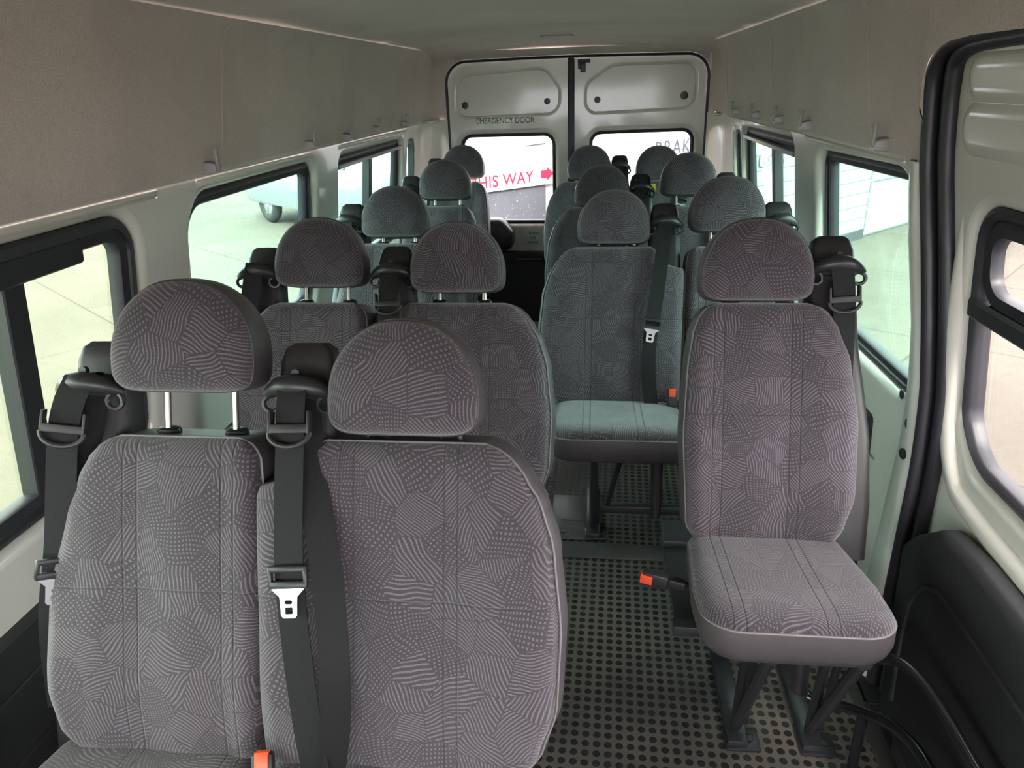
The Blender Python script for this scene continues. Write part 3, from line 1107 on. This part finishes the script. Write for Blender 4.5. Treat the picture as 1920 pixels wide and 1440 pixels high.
# headrest
def hr_outline(n=56):
    pts = []
    hw, H = .120, .180
    for k in range(n):
        a = 2 * pi * k / n - pi / 2
        ca, sa_ = cos(a), sin(a)
        if sa_ >= 0:
            x = hw * math.copysign(abs(ca) ** .93, ca); z = .052 + (H - .052) * sa_ ** .97
        else:
            ex = .30
            x = (hw - .006 * abs(sa_)) * math.copysign(abs(ca) ** ex, ca); z = .052 - .052 * abs(sa_) ** .42
        pts.append((x, z))
    return pts
HO = hr_outline()
V = []; UV = []; F = []
N = len(HO)
SS = [(1.0, 0.0), (.985, .008), (.95, .0165), (.88, .024), (.75, .031), (.55, .036), (.3, .038)]
for s_, h in SS:
    for x, z in HO:
        X = x * s_; Z = .075 + (z - .075) * s_
        p = DV * Z + NF * h
        V.append((X, p.y, p.z)); UV.append((X + 5.3, Z + 2.2))
p = DV * .075 + NF * .0385
V.append((0, p.y, p.z)); UV.append((5.3, 2.275))
for j in range(len(SS) - 1):
    for i in range(N):
        a = j * N + i; b = j * N + (i + 1) % N
        F.append([a, b, b + N, a + N])
for i in range(N):
    F.append([(len(SS) - 1) * N + i, (len(SS) - 1) * N + (i + 1) % N, len(V) - 1])
LIB['headrest'] = uvmesh('headrest', (V, F, UV, [(.3, 1.0)] * len(V)), ('fabric',))
m = MB()
rings = []
for dp, s_ in ((0, 1.0), (-.008, 1.018), (-.028, 1.045), (-.050, 1.045), (-.070, 1.0), (-.084, .90), (-.090, .72)):
    rings.append([Vector((x * s_, 0, 0)) + DV * (.075 + (z - .075) * (s_ if z > .075 else 1 + (s_ - 1) * .5)) + NF * dp for x, z in HO])
m.loft(rings, True, False, True)
LIB['headrest_cover'] = mesh_from(m, 'headrest_cover', 'vinyl', 60)
m = MB()
m.tube([(x * 1.004, *(DV * (.075 + (z - .075) * 1.004) + NF * .001).yz) for x, z in HO], .0016, 6, closed=True)
LIB['hpiping'] = mesh_from(m, 'piping', 'vinyl')

# belt tower (tower local origin: foot at the joint line, centre x = 0)
def tower_mesh():
    m = MB()
    rings = []
    prof = [(-.02, .085, .035), (.10, .092, .038), (.25, .088, .040), (.38, .070, .041), (.44, .060, .042), (.485, .056, .042), (.52, .055, .040), (.56, .052, .034), (.62, .050, .029), (.665, .047, .026), (.687, .040, .021), (.696, .028, .014)]
    for t, hx, hy in prof:
        o = round_poly([(-hx, -hy), (hx, -hy), (hx, hy), (-hx, hy)], min(hx, hy) * .55, 5)
        rings.append([Vector((x, 0, 0)) + DV * t - NF * (.052 + y) + Vector((0, (t - .5) * .05, 0)) for x, y in o])
    m.loft(rings, True, True, True)
    # post behind
    m.tube([Vector((0, 0, 0)) + DV * .34 - NF * .06, Vector((0, .0, -.04)) - NF * .07, Vector((0, .03, -.46))], .022, 8)
    return mesh_from(m, 'belt_tower', 'plastic', 45)
LIB['tower'] = tower_mesh()
def guide_mesh():
    m = MB()
    t0 = .630
    c = DV * t0 - NF * .010
    pts = []; rs = []
    for k in range(17):
        a = -1 + k / 8
        pts.append(Vector((a * .056, 0, 0)) + c + NF * (.024 * (1 - a * a)) - DV * .018 * (a * a) + DV * .004)
        rs.append(.008 + .009 * (1 - abs(a) ** 2.5))
    m.tube(pts, rs, 10)
    # curled end loops
    for s_ in (-1, 1):
        cc = c + Vector((s_ * .046, 0, 0)) - DV * .028 + NF * .006
        m.tube([cc + Vector((cos(a) * .014, 0, 0)) + DV * sin(a) * .013 for a in [2 * pi * k / 14 for k in range(14)]], .0045, 6, closed=True)
    m.box(c - NF * .004 - DV * .004, (.075, .03, .036), .008)
    m.tube([c + NF * .012 + DV * .022, c + NF * .021 + DV * .022], .007, 12)
    return mesh_from(m, 'belt_guide', 'black', 50)
LIB['guide'] = guide_mesh()
def adjuster_mesh():
    m = MB()
    # local: z up along the strap, y towards front = -y ; width .046 strap
    m.box((0, -.006, 0), (.062, .008, .014), .002)
    for s_ in (-1, 1):
        m.box((s_ * .031, -.001, .010), (.005, .018, .036), .002)
    pts = [Vector((cos(a) * .033, -.004 - .004 * abs(sin(a)), -.006 + sin(a) * .022)) for a in [pi + pi * k / 12 for k in range(13)]]
    m.tube(pts, .0042, 8)
    return mesh_from(m, 'height_adjuster', 'plastic')
LIB['adjuster'] = adjuster_mesh()
def tongue_meshes():
    m = MB()
    for (x, z, sx_, sz_) in ((0, .010, .062, .010), (0, -.014, .062, .012), (-.028, -.001, .007, .032), (.028, -.001, .007, .032)):
        m.box((x, -.003, z), (sx_, .010, sz_), .003)
    a = mesh_from(m, 'tongue_grip', 'black')
    m = MB()
    out = [(-.026, -.016), (.026, -.016), (.026, -.020), (.014, -.032), (.0125, -.060), (.009, -.064), (-.009, -.064), (-.0125, -.060), (-.014, -.032), (-.026, -.020)]
    h1 = round_poly([(-.006, -.043), (.006, -.043), (.006, -.037), (-.006, -.037)], .0028, 4)
    h2 = round_poly([(-.006, -.058), (.006, -.058), (.006, -.048), (-.006, -.048)], .0012, 3)
    fn = lambda u, v, d: (u, -.006 + d, v)
    panel(m, out[::-1] if False else out, [h1, h2], fn, .0003, .0025, edge=.0025)
    b = mesh_from(m, 'steel_blade', 'steel')
    return a, b
LIB['grip'], LIB['blade'] = tongue_meshes()
def buckle_meshes():
    m = MB()
    m.box((0, 0, 0), (.034, .022, .058), .005)
    m.box((0, 0, -.045), (.020, .012, .04), .003)
    a = mesh_from(m, 'seat_buckle', 'black')
    m = MB(); m.box((0, -.0105, .017), (.021, .006, .024), .0015)
    m.box((0, -.003, .0285), (.022, .018, .006), .0015)
    b = mesh_from(m, 'release_button', 'red')
    return a, b
LIB['buckle'], LIB['button'] = buckle_meshes()
def leg_mesh():
    m = MB()
    def bar(a, b, w=.026):
        a = Vector(a); b = Vector(b)
        m.tube([a, b], w / 2, 8)
    bar((0, -.26, .45), (0, -.06, .035)); bar((0, -.10, .45), (0, -.05, .03)); bar((0, .06, .44), (0, .19, .03))
    bar((0, -.27, .445), (0, .08, .440), .03)
    m.box((0, .06, .012), (.05, .32, .024), .004)
    m.box((.012, -.075, .006), (.085, .07, .010), .003)
    m.disc((.03, -.075, .011), (0, 0, 1), .011, .006)
    m.tube([(-.008, -.18, .44), (.02, -.06, .05)], .009, 8)
    return mesh_from(m, 'leg', 'frame')
LIB['leg'] = leg_mesh()
m = MB()
for s_ in (-.058, .058):
    pass
m.tube([(0, 0, 0), DV * .16], .0056, 10)
LIB['post'] = mesh_from(m, 'headrest_post', 'chrome')
m = MB()
o = round_poly([(-.020, -.012), (.020, -.012), (.020, .012), (-.020, .012)], .011, 5)
rr0 = []
for dz, s_ in ((0, 1), (.006, 1.0), (.010, .9), (.012, .6)):
    rr0.append([(x * s_, y * s_, dz) for x, y in o])
m.loft(rr0, True, True, True)
LIB['collar'] = mesh_from(m, 'post_collar', 'black')

def part(name, me, parent, loc=(0, 0, 0), rot=None, mirror=False):
    key = (id(me), mirror)
    if mirror:
        if key not in LIB: LIB[key] = mirrored(me)
        me = LIB[key]
    o = bpy.data.objects.new(name, me)
    COL.objects.link(o)
    o.parent = parent
    o.location = loc
    if rot is not None: o.rotation_euler = rot
    return o

def add_seat(root, cx, kind, side, raise_, n, belt=None, buckle=None):
    """side -1: tower at -x (left bench); +1: tower at +x. root sits on the floor under the backrest top line"""
    mir = side > 0
    jy, jz = -.180, .497 + root.get('zo', 0.0)
    J = Vector((cx, jy, jz))
    du, dv = n * 1.37, n * .73
    bm_ = shift_uv(LIB['backrest', kind], du, dv)
    bk = part('backrest', bm_, root, J, None, mir)
    part('back_cover', LIB['back_cover', kind], bk, (0, 0, 0), None, mir)
    part('piping', LIB['piping', kind], bk, (0, 0, 0), None, mir)
    cm = shift_uv(LIB['seat_cushion', kind], du, dv)
    cu = part('seat_cushion', cm, root, J + Vector((0, .0, .005)), None, mir)
    part('cushion_cover', LIB['cushion_cover', kind], cu, (0, 0, 0), None, mir)
    part('piping', LIB['cpiping', kind], cu, (0, 0, 0), None, mir)
    hm = shift_uv(LIB['headrest'], du, dv)
    top = J + DV * T
    hr = part('headrest', hm, root, top + DV * raise_ - NF * -.004, None, mir)
    hr['raise'] = raise_
    part('headrest_cover', LIB['headrest_cover'], hr, (0, 0, 0), None, mir)
    part('piping', LIB['hpiping'], hr, (0, 0, 0), None, mir)
    for s_ in (-.060, .060):
        part('headrest_post', LIB['post'], hr, Vector((s_ + .01, 0, 0)) - DV * .115 - NF * .035)
        part('post_collar', LIB['collar'], bk, Vector((s_ + .01, 0, 0)) + DV * (T + .000) - NF * .035)
    # tower on the window side
    tx = side * .172
    tw = part('belt_tower', LIB['tower'], root, J + Vector((tx, 0, 0)), None, False)
    gd = part('belt_guide', LIB['guide'], tw, (0, 0, 0))
    # webbing from the guide down
    G = J + Vector((tx, 0, 0)) + DV * .630 + NF * .016
    if belt is None:
        belt = dict(path=[(0, 0), (side * .012, -.15), (side * .03, -.40), (side * .04, -.60)], tongue=.5)
    pts = [G + DV * .012 - NF * .028, G + DV * .016 - NF * .006, G + DV * .004 + NF * .006]
    for item in belt['path'][1:]:
        dx, dt = item[0], item[1]
        off = item[2] if len(item) > 2 else 0.022
        p = J + Vector((tx + dx, 0, 0)) + DV * (.630 + dt) + NF * off
        pts.append(p)
    cv = bez(pts, 8)
    wd = belt.get('wd', (1, 0, 0))
    m_ = MB()
    m_.ribbon(cv, wd, .046, .0022)
    if 'slack' in belt:
        ps = [J + Vector((tx + a, 0, 0)) + DV * (.630 + b) + NF * c for a, b, c in belt['slack']]
        m_.ribbon(bez(ps, 8), belt.get('swd', (1, 0, 0)), .046, .0022)
    we = m_.build('belt_webbing', 'webbing', root)
    if belt.get('adj', True):
        k = belt.get('adjat', 16 + 7)
        k = min(k, len(cv) - 2)
        p = cv[k]; t_ = (cv[k - 1] - cv[k + 1]).normalized()
        xa = Vector(wd); xa = (xa - t_ * xa.dot(t_)).normalized(); ya = t_.cross(xa)
        o = part('height_adjuster', LIB['adjuster'], we)
        o.matrix_local = Matrix((xa, ya, t_)).transposed().to_4x4()
        o.location = p
    if belt.get('tongue'):
        k = int(belt['tongue'] * (len(cv) - 2))
        p = cv[k]; t_ = (cv[k - 1] - cv[k + 1]).normalized()
        tw_ = belt.get('twd', wd)
        xa = Vector(tw_); xa = (xa - t_ * xa.dot(t_)).normalized(); ya = t_.cross(xa)
        g_ = part('tongue_grip', LIB['grip'], we)
        b_ = part('steel_blade', LIB['blade'], we)
        for o in (g_, b_):
            o.matrix_local = Matrix((xa, ya, t_)).transposed().to_4x4()
            o.location = p + NF * .003
    bx = buckle if buckle is not None else dict(loc=(side * -.0 + cx + (side * .19 if kind == 'aisle' else (-side * .175 if kind == 'single' else -side * .10)), -.20, .52), rot=(radians(-28), 0, 0))
    if bx:
        b_ = part('seat_buckle', LIB['buckle'], root, Vector(bx['loc']) + Vector((0, 0, root.get('zo', 0))), bx['rot'])
        part('release_button', LIB['button'], b_)
    # frame under the seat
    return bk

def frame(root, xs, width):
    for x in xs:
        part('leg', LIB['leg'], root, (x, -.16, 0))
    m_ = MB()
    z = .43
    m_.box(((width[0] + width[1]) / 2, -.34, z + .01), (width[1] - width[0] - .04, .03, .025), .003)
    m_.box(((width[0] + width[1]) / 2, -.01, z), (width[1] - width[0] - .04, .03, .025), .003)
    if width[1] - width[0] > .5:
        m_.box(((xs[0] + xs[-1]) / 2, -.14, .06), (abs(xs[-1] - xs[0]), .03, .03), .003)
        m_.tube([(xs[0] + (xs[-1] - xs[0]) * .25, -.30, .43), (xs[0] + (xs[-1] - xs[0]) * .12, -.14, .07)], .011, 8)
    m_.box(((width[0] + width[1]) / 2, -.10, .418), (width[1] - width[0] - .06, .40, .015), .003)
    m_.build('seat_frame', 'frame', root)

def seat_unit(name, y, side, seats, label, cat, group, zo=0.0, belts=None, buckles=None, legs=None):
    c0 = sum(s[0] for s in seats) / len(seats)
    root = empty(name, (c0, y, 0))
    root['zo'] = zo
    tag(root, label, cat, group)
    belts = belts or {}; buckles = buckles or {}
    for i, (cx, kind, ra, n) in enumerate(seats):
        add_seat(root, cx - c0, kind, side, ra, n, belts.get(i), buckles.get(i))
    xs = [s[0] - c0 for s in seats]
    kinds = [s[1] for s in seats]
    lo = min(xs) - .2; hi = max(xs) + .2
    frame(root, legs or ([x for x in xs] if len(xs) > 1 else [xs[0] - .02, xs[0] + .20 * side]), (lo, hi))
    del root['zo']
    return root

def wt(dx, dt, off=.022): return (dx, dt, off)
B1mid = dict(path=[(0, 0), (.004, -.062, .042), (.010, -.26, .070), (.026, -.42, .078), (.045, -.56, .078), (.052, -.635, .060)], tongue=.60, adjat=24,
             slack=[(.012, -.02, -.004), (.030, -.12, .030), (.056, -.22, .056), (.078, -.32, .080), (.090, -.42, .095), (.084, -.52, .082), (.062, -.635, .058)], swd=(1, .35, 0))
B1win = dict(path=[(0, 0), (-.018, -.070, .035), (-.034, -.26, .035), (-.055, -.40, .030), (-.070, -.56, .0)], tongue=.74, adjat=24, wd=(1, .35, 0), twd=(.5, .6, 0),
             slack=[(.0, -.02, -.01), (-.006, -.15, .0), (-.012, -.30, -.005), (-.03, -.45, -.02)], swd=(.7, .7, 0))
BR1 = dict(path=[(0, 0), (.012, -.075, .012), (.016, -.26, .0), (.014, -.42, -.03), (.010, -.58, -.05)], tongue=.0, adjat=24,
           slack=[(.022, -.03, -.02), (.035, -.2, -.03), (.045, -.4, -.05), (.04, -.58, -.06)], swd=(.6, .8, 0))
BR2 = dict(path=[(0, 0), (-.016, -.14, .056), (-.034, -.28, .072), (-.050, -.40, .074), (-.052, -.50, .070), (-.040, -.62, .055)], tongue=.66, adj=False)
B2mid = dict(path=[(0, 0), (.002, -.088, .044), (.010, -.26, .068), (.018, -.42, .072), (.03, -.60, .060)], tongue=.75, adjat=24)
B2win = dict(path=[(0, 0), (-.018, -.15, .03), (-.018, -.3, .02), (-.02, -.5, .0)], tongue=.0, adj=False, wd=(1, .35, 0))

seat_unit('double_bench_seat', 1.00, -1, [(-.492, 'window', .075, 0), (-.128, 'aisle', .012, 1)],
          'double patterned bench seat nearest the camera, filling the lower left', 'bench seat', 'double bench seats', zo=.008, belts={0: B1win, 1: B1mid},
          buckles={0: {}, 1: dict(loc=(-.028, -.240, .545), rot=(radians(-35), 0, radians(12)))})
seat_unit('double_bench_seat', 1.80, -1, [(-.560, 'window', .045, 2), (-.190, 'aisle', .030, 3)],
          'double bench seat directly behind the nearest left bench, both headrests raised on chrome posts', 'bench seat', 'double bench seats', belts={0: B2win, 1: B2mid})
SB = dict(path=[(0, 0), (-.01, -.15, .03), (-.012, -.3, .03), (-.015, -.5, .02)], tongue=.0, adj=False)
seat_unit('single_seat', 2.57, -1, [(-.560, 'single', .026, 4)],
          'single seat in the third row by the left windows', 'seat', 'single seats down the left side', belts={0: SB})
seat_unit('single_seat', 3.43, -1, [(-.545, 'single', .036, 5)],
          'single seat in the fourth row left, one in front of the rearmost', 'seat', 'single seats down the left side', belts={0: SB})
seat_unit('single_seat', 4.31, -1, [(-.610, 'single', .034, 6)],
          'rearmost single seat on the left, before the emergency door with red lettering seen past it', 'seat', 'single seats down the left side', belts={0: SB})
seat_unit('single_seat', 1.61, 1, [(.528, 'single', .008, 7)],
          'single pale patterned seat beside the sliding door with red buckle hanging in the aisle', 'seat', None, zo=.056, belts={0: BR1},
          buckles={0: dict(loc=(-.218, -.30, .478), rot=(radians(-15), radians(-86), 0))}, legs=[.01, .190])
SB2 = dict(path=[(0, 0), (-.03, -.14, .056), (-.06, -.28, .072), (-.08, -.40, .074), (-.09, -.60, .060)], tongue=.6, adj=False)
seat_unit('double_bench_seat', 2.48, 1, [(.232, 'aisle', .014, 8), (.608, 'window', .052, 9)],
          'double bench on the right with a belt and steel tongue hanging between its seats', 'bench seat', 'double bench seats', belts={0: BR2, 1: dict(path=[(0, 0), (.0, -.15, .0), (.0, -.3, -.02)], tongue=.0, adj=False)},
          legs=[-.245, .18], buckles={0: dict(loc=(.012, -.235, .555), rot=(radians(-20), 0, radians(-8)))})
r3 = seat_unit('double_bench_seat', 3.34, 1, [(.198, 'aisle', .008, 10), (.578, 'window', .052, 11)],
          'double bench on the right with a yellow tag on its belt tower', 'bench seat', 'double bench seats', belts={0: SB2, 1: SB2})
seat_unit('double_bench_seat', 4.26, 1, [(.129, 'aisle', .020, 12), (.515, 'window', .010, 13)],
          'rearmost double bench on the right, right in front of the rear doors', 'bench seat', 'double bench seats', belts={0: SB2, 1: SB2})
m = MB(); m.box((0, 0, 0), (.022, .006, .035), .002)
yt = m.build('yellow_tag', 'yellow', r3)
yt.location = (-.1825 + .172 + .045, -.18 + .20, .497 + .595)

# buckle stalk and strap of the single seat by the door
r1 = [o for o in bpy.data.objects if o.name.startswith('single_seat') and 'sliding door' in o['label']][0]
m = MB()
m.tube(bez([(-.180, -.30, .536), (-.165, -.30, .532), (-.145, -.295, .515), (-.13, -.285, .49), (-.10, -.26, .46)], 6), .006, 8)
m.tube(bez([(-.195, -.28, .54), (-.185, -.10, .50), (-.17, .02, .47)], 5), .002, 6)
m.build('buckle_stalk', 'black', r1)

# ------------------------------------------------------------------ coat hooks
def hook_mesh():
    m = MB()
    # base block on the wall, arm and upturned prong; +x points into the cabin
    o = round_poly([(-.016, -.015), (.016, -.015), (.016, .010), (-.016, .010)], .003, 3)
    m.loft([[(0, y, z) for y, z in o], [(.012, y, z) for y, z in o], [(.022, y * .9, z * .9 - .001) for y, z in o], [(.030, y * .8, z * .7 - .002) for y, z in o]], True, True, True)
    m.box((.030, 0, .014), (.008, .013, .042), .0035)
    m.box((.016, .011, -.004), (.012, .004, .006), .001, mi=1)
    m.tube([(.030, 0, .030), (.030, 0, .037)], [.0065, .005], 8)
    return m
hm0 = hook_mesh().build('coat_hook', ('hook', 'black'))
hme = hm0.data
bpy.data.objects.remove(hm0)
hl = [(1.855, 1.366, 'nearest coat hook on the left headliner, above the second side window'), (2.557, 1.369, 'left coat hook above the pillar behind the second side window'),
      (2.964, 1.366, 'left coat hook above the near end of the third side window'), (3.385, 1.373, 'left coat hook above the middle of the sliding vent window'),
      (3.903, 1.366, 'left coat hook furthest back, next to the rear doors')]
hr_ = [(3.770, 1.391, 'right coat hook furthest back, nearest the rear doors'), (3.295, 1.393, 'right coat hook second from the rear doors'),
       (2.870, 1.395, 'right coat hook above the near end of the vent window, middle of five'), (2.504, 1.394, 'right coat hook above the pillar between the two right windows'),
       (1.843, 1.387, 'nearest and largest coat hook on the right, beside the sliding door seal')]
for i, (y, z, lab) in enumerate(hl + hr_):
    o = bpy.data.objects.new('coat_hook', hme)
    COL.objects.link(o)
    left = i < len(hl)
    o.location = ((-.846 if left else .844), y, z)
    o.scale = (1.2, 1.2, 1.2)
    if not left: o.rotation_euler = (0, 0, pi)
    tag(o, 'grey plastic ' + lab, 'hook', 'coat hooks along the headliner')
m = MB()
o_ = round_poly([(-.016, -.02), (.016, -.02), (.016, .02), (-.016, .02)], .015, 6)
m.loft([[(0, y, z) for y, z in o_], [(-.010, y, z) for y, z in o_], [(-.016, y * .7, z * .7) for y, z in o_]], True, True, True)
k = m.build('headliner_stud', 'hook')
k.location = (.822, 1.36, 1.715)
k.location = (.818, 1.43, 1.675)
tag(k, 'pale oval plastic stud on the headliner above the sliding door', 'stud')

# ------------------------------------------------------------------ black tube guard by the step
m = MB()
m.tube(bez([(.79, 1.315, .345), (.80, 1.295, .360), (.82, 1.25, .392), (.842, 1.17, .40), (.85, 1.0, .40), (.85, .7, .40)], 8), .012, 10)
m.tube(bez([(.70, 1.40, .135), (.74, 1.38, .135), (.79, 1.33, .17), (.82, 1.20, .255), (.83, 1.05, .29), (.83, .7, .29)], 8), .012, 10)
m.tube([(.83, .72, .0), (.83, .72, .39)], .012, 10)
m.tube([(.80, 1.32, .0), (.80, 1.32, .18)], .012, 10)
g = m.build('guard_rail', 'gloss')
setorigin(g, (.75, 1.2, 0))
tag(g, 'two glossy black bent tubes beside the door step, under the single seat', 'rail')

# ------------------------------------------------------------------ outside
GZ = -.55
m = MB()
m.add([(-60, -20, GZ), (60, -20, GZ), (60, 80, GZ), (-60, 80, GZ)], [[0, 1, 2, 3]])
tag(m.build('ground', 'concrete', smooth=False), 'pale weathered concrete yard around the van, seen through the windows', 'ground', kind='structure')

# workshop wall on the right, running away at 45 degrees
A0 = Vector((3.529, 10.058, 0)); DR = Vector((.7133, .7008, 0)); NN = Vector((.7008, -.7133, 0))   # NN faces the van
def onw(s, z, d=0.0): return A0 + DR * s + NN * d + Vector((0, 0, z))
bld = empty('workshop_building', onw(0, GZ))
LB = Vector(bld.location)
tag(bld, 'white boarded workshop with large dark letters and a garage door, right of the van', 'building')
fw_ = lambda s, z, d: onw(s, z, -d) - LB
m = MB()
pitch = .165
z = GZ + .13
m_ = MB()
k = 0
while z < 3.2:
    m_.loft([[fw_(-4.55, z, 0), fw_(.36, z, 0)], [fw_(-4.55, z + pitch - .012, -.004), fw_(.36, z + pitch - .012, -.004)], [fw_(-4.55, z + pitch - .010, .012), fw_(.36, z + pitch - .010, .012)], [fw_(-4.55, z + pitch, .012), fw_(.36, z + pitch, .012)], [fw_(-4.55, z + pitch, 0), fw_(.36, z + pitch, 0)]], False, False, False)
    z += pitch
m_.add([fw_(-4.55, GZ, .0), fw_(-4.55, 3.2, .0), fw_(-4.55, 3.2, .25), fw_(-4.55, GZ, .25)], [[0, 1, 2, 3]])
m_.build('boarded_wall', 'siding', bld, smooth=False)
m = MB(); m.add([fw_(-4.55, GZ, -.01), fw_(.36, GZ, -.01), fw_(.36, GZ + .12, -.01), fw_(-4.55, GZ + .12, -.01), fw_(-4.55, GZ, .05), fw_(.36, GZ, .05), fw_(.36, GZ + .12, .02), fw_(-4.55, GZ + .12, .02)], [[0, 1, 2, 3], [3, 2, 6, 7]])
m.build('skirting', 'skirt', bld, smooth=False)
m = MB()
m.add([fw_(.36, GZ, .0), fw_(.36, 3.2, 0), fw_(.36, 3.2, .10), fw_(.36, GZ, .10)], [[0, 1, 2, 3]])
m.add([fw_(.36, GZ, .06), fw_(3.6, GZ, .06), fw_(3.6, 2.2, .06), fw_(.36, 2.2, .06)], [[0, 1, 2, 3]])
m.add([fw_(.36, 2.2, .0), fw_(6.5, 2.2, .0), fw_(6.5, 3.2, .0), fw_(.36, 3.2, .0)], [[0, 1, 2, 3]])
for z in (GZ + .04, GZ + .75, GZ + 1.45, GZ + 2.1):
    a = fw_(.40, z, .045); b = fw_(2.9, z, .045)
    m.tube([a, b], .018, 6)
for s_ in (.50, 1.9, 2.95):
    m.tube([fw_(s_, GZ + .04, .05), fw_(s_, 2.1, .05)], .018, 6)
m.build('garage_door', 'siding', bld, smooth=False)
m = MB()
m.add([fw_(3.0, GZ, .0), fw_(6.5, GZ, 0), fw_(6.5, 2.2, 0), fw_(3.0, 2.2, 0)], [[0, 1, 2, 3]])
m.build('end_wall', 'whitewall', bld, smooth=False)
def wtext(txt, s, z, size, xs=1.0, sp=1.0, mat='ink', org=None, bold=.0):
    R = Matrix((DR, Vector((0, 0, 1)), NN)).transposed().to_4x4()
    R.translation = fw_(s, z, -.012)
    return text_mesh('wall_lettering', txt, size, mat, R, bld, .001, bold, sp, xs)
wtext('EXHAUSTS', -2.86, .60, .19, 1.08, 1.18, bold=-.001)
wtext('BRAKES', -3.95, .865, .19, 1.0, 1.18, bold=-.001)
m = MB()
ry = round_poly([(-2.56, .80), (-2.22, .86), (-2.22, 1.30), (-2.56, 1.30)], .10)
slab(m, ry, fw_, -.014, -.004, bev=.002)
m.build('yellow_sign', 'yellow', bld)

# white wall behind with the red direction board
A1 = Vector((-.39, 10.0, 0))
def on2(s, z, d=0.0): return A1 + DR * s + NN * d + Vector((0, 0, z))
w2 = empty('rendered_wall', on2(0, GZ, -.05)); L2 = Vector(w2.location)
tag(w2, 'white rendered wall behind the van with a grey speckled panel at its foot', 'wall')
f3 = lambda s, z, d: on2(s, z, -d) - L2
m = MB()
slab(m, [(-1.62, GZ), (6.0, GZ), (6.0, 3.0), (-1.62, 3.0)], f3, .05, .25)
m.build('wall_face', 'whitewall', w2)
m = MB()
slab(m, [(-1.58, GZ), (-.13, GZ), (-.13, .34), (-1.58, .34)], f3, .03, .05)
m.build('speckled_panel', 'speckle', w2)
m = MB(); m.tube([f3(-.45, .80, .04), f3(-.12, .81, .04)], .006, 6)
m.build('thin_bracket', 'skirt', w2)
bn = empty('direction_board', on2(-.8, .29, 0)); L4 = Vector(bn.location)
tag(bn, 'white board reading THIS WAY in red with an arrow, seen through the left rear window', 'sign')
f4 = lambda s, z, d: on2(s, z, -d) - L4
m = MB()
slab(m, [(-1.60, .29), (.02, .29), (.02, .56), (-1.60, .56)], f4, .0, .02)
m.build('board', 'board', bn)
R = Matrix((DR, Vector((0, 0, 1)), NN)).transposed().to_4x4()
R.translation = f4(-1.40, .345, -.003)
text_mesh('red_lettering', 'THIS WAY', .205, 'redink', R, bn, .001, .002, 1.08, 1.02)
m = MB()
slab(m, [(-.235, .375), (-.13, .375), (-.13, .335), (-.02, .425), (-.13, .515), (-.13, .475), (-.235, .475)], f4, -.004, -.001, bev=.0005)
m.build('red_arrow', 'redink', bn, smooth=False)

# parked car seen through the left windows
def car(loc, rz, label, col, van=False):
    e = empty('parked_van' if van else 'parked_car', loc)
    e.rotation_euler = (0, 0, rz)
    tag(e, label, 'van' if van else 'car')
    Lc, Wc = 4.4, 1.78
    if van:
        prof = [(-2.3, .35), (-2.3, 1.7), (-2.2, 1.95), (.9, 2.0), (1.35, 1.9), (1.9, 1.25), (2.35, 1.05), (2.45, .8), (2.45, .35)]
    else:
        prof = [(-2.15, .35), (-2.2, .75), (-2.1, 1.0), (-1.75, 1.08), (-1.2, 1.42), (-.5, 1.5), (.3, 1.46), (.95, 1.08), (1.75, .95), (2.1, .80), (2.2, .55), (2.15, .32)]
    pr = round_poly(prof, .12 if not van else .15, 4)
    m = MB(); rings = []
    for yy, s_ in ((-.89, .94), (-.87, .98), (-.80, 1.0), (0, 1.02), (.80, 1.0), (.87, .98), (.89, .94)):
        ring = []
        for x, z in pr:
            taper = 1 - max(0, (z - .95)) * .22
            ring.append((x * s_, yy * taper, .35 + (z - .35) * s_))
        rings.append(ring)
    m.loft(rings, True, True, True)
    body = m.build('body', col, e)
    m = MB()
    if van: wins = [[(1.0, 1.15), (1.65, 1.15), (1.25, 1.75), (1.0, 1.78)], [(-1.9, 1.15), (.85, 1.15), (.85, 1.78), (-1.9, 1.78)]]
    else: wins = [[(.05, 1.0), (.85, 1.0), (.35, 1.36), (.05, 1.38)], [(-1.4, 1.03), (-.05, 1.0), (-.05, 1.38), (-1.05, 1.36)]]
    for w_ in wins:
        for s_ in (-1, 1):
            ff = lambda x, z, d: (x, s_ * (.885 * (1 - max(0, (z - .95)) * .22) + .004 - d), z)
            slab(m, round_poly(w_, .05), ff, -.004, .01)
    m.build('side_window', 'carglass', e)
    for x in (-1.35, 1.38):
        for s_ in (-1, 1):
            t = MB()
            pts = [Vector((x + .25 * cos(a), s_ * .80, .33 + .25 * sin(a))) for a in [2 * pi * k / 28 for k in range(28)]]
            t.tube(pts, .085, 10, closed=True)
            wh = t.build('tyre', 'tyre', e)
            t = MB()
            t.disc((x, s_ * .82, .33), (0, s_, 0), .20, .03, 24)
            for q in range(5):
                a = 2 * pi * q / 5
                t.box((x + .1 * cos(a), s_ * .855, .33 + .1 * sin(a)), (.2, .02, .05), .008, Matrix.Rotation(-a, 3, 'Y'))
            t.build('alloy_wheel', 'alloy', wh)
    m = MB()
    for s_ in (-.6, .6): m.box((2.17, s_, .72), (.06, .32, .12), .03)
    m.build('headlamp', 'board', e)
    return e
car((-3.85, 11.85, GZ), atan2(.65, -.76), 'pale silver car parked beyond the left windows, its front wheel seen in the second one', 'carpaint')
m = MB()
m.box((-16, 34, 1.6), (26, 4, 4.4), .05)
o = m.build('distant_building', 'whitewall')
setorigin(o, (-16, 34, GZ))
tag(o, 'long pale building far beyond the parked car on the left', 'building')
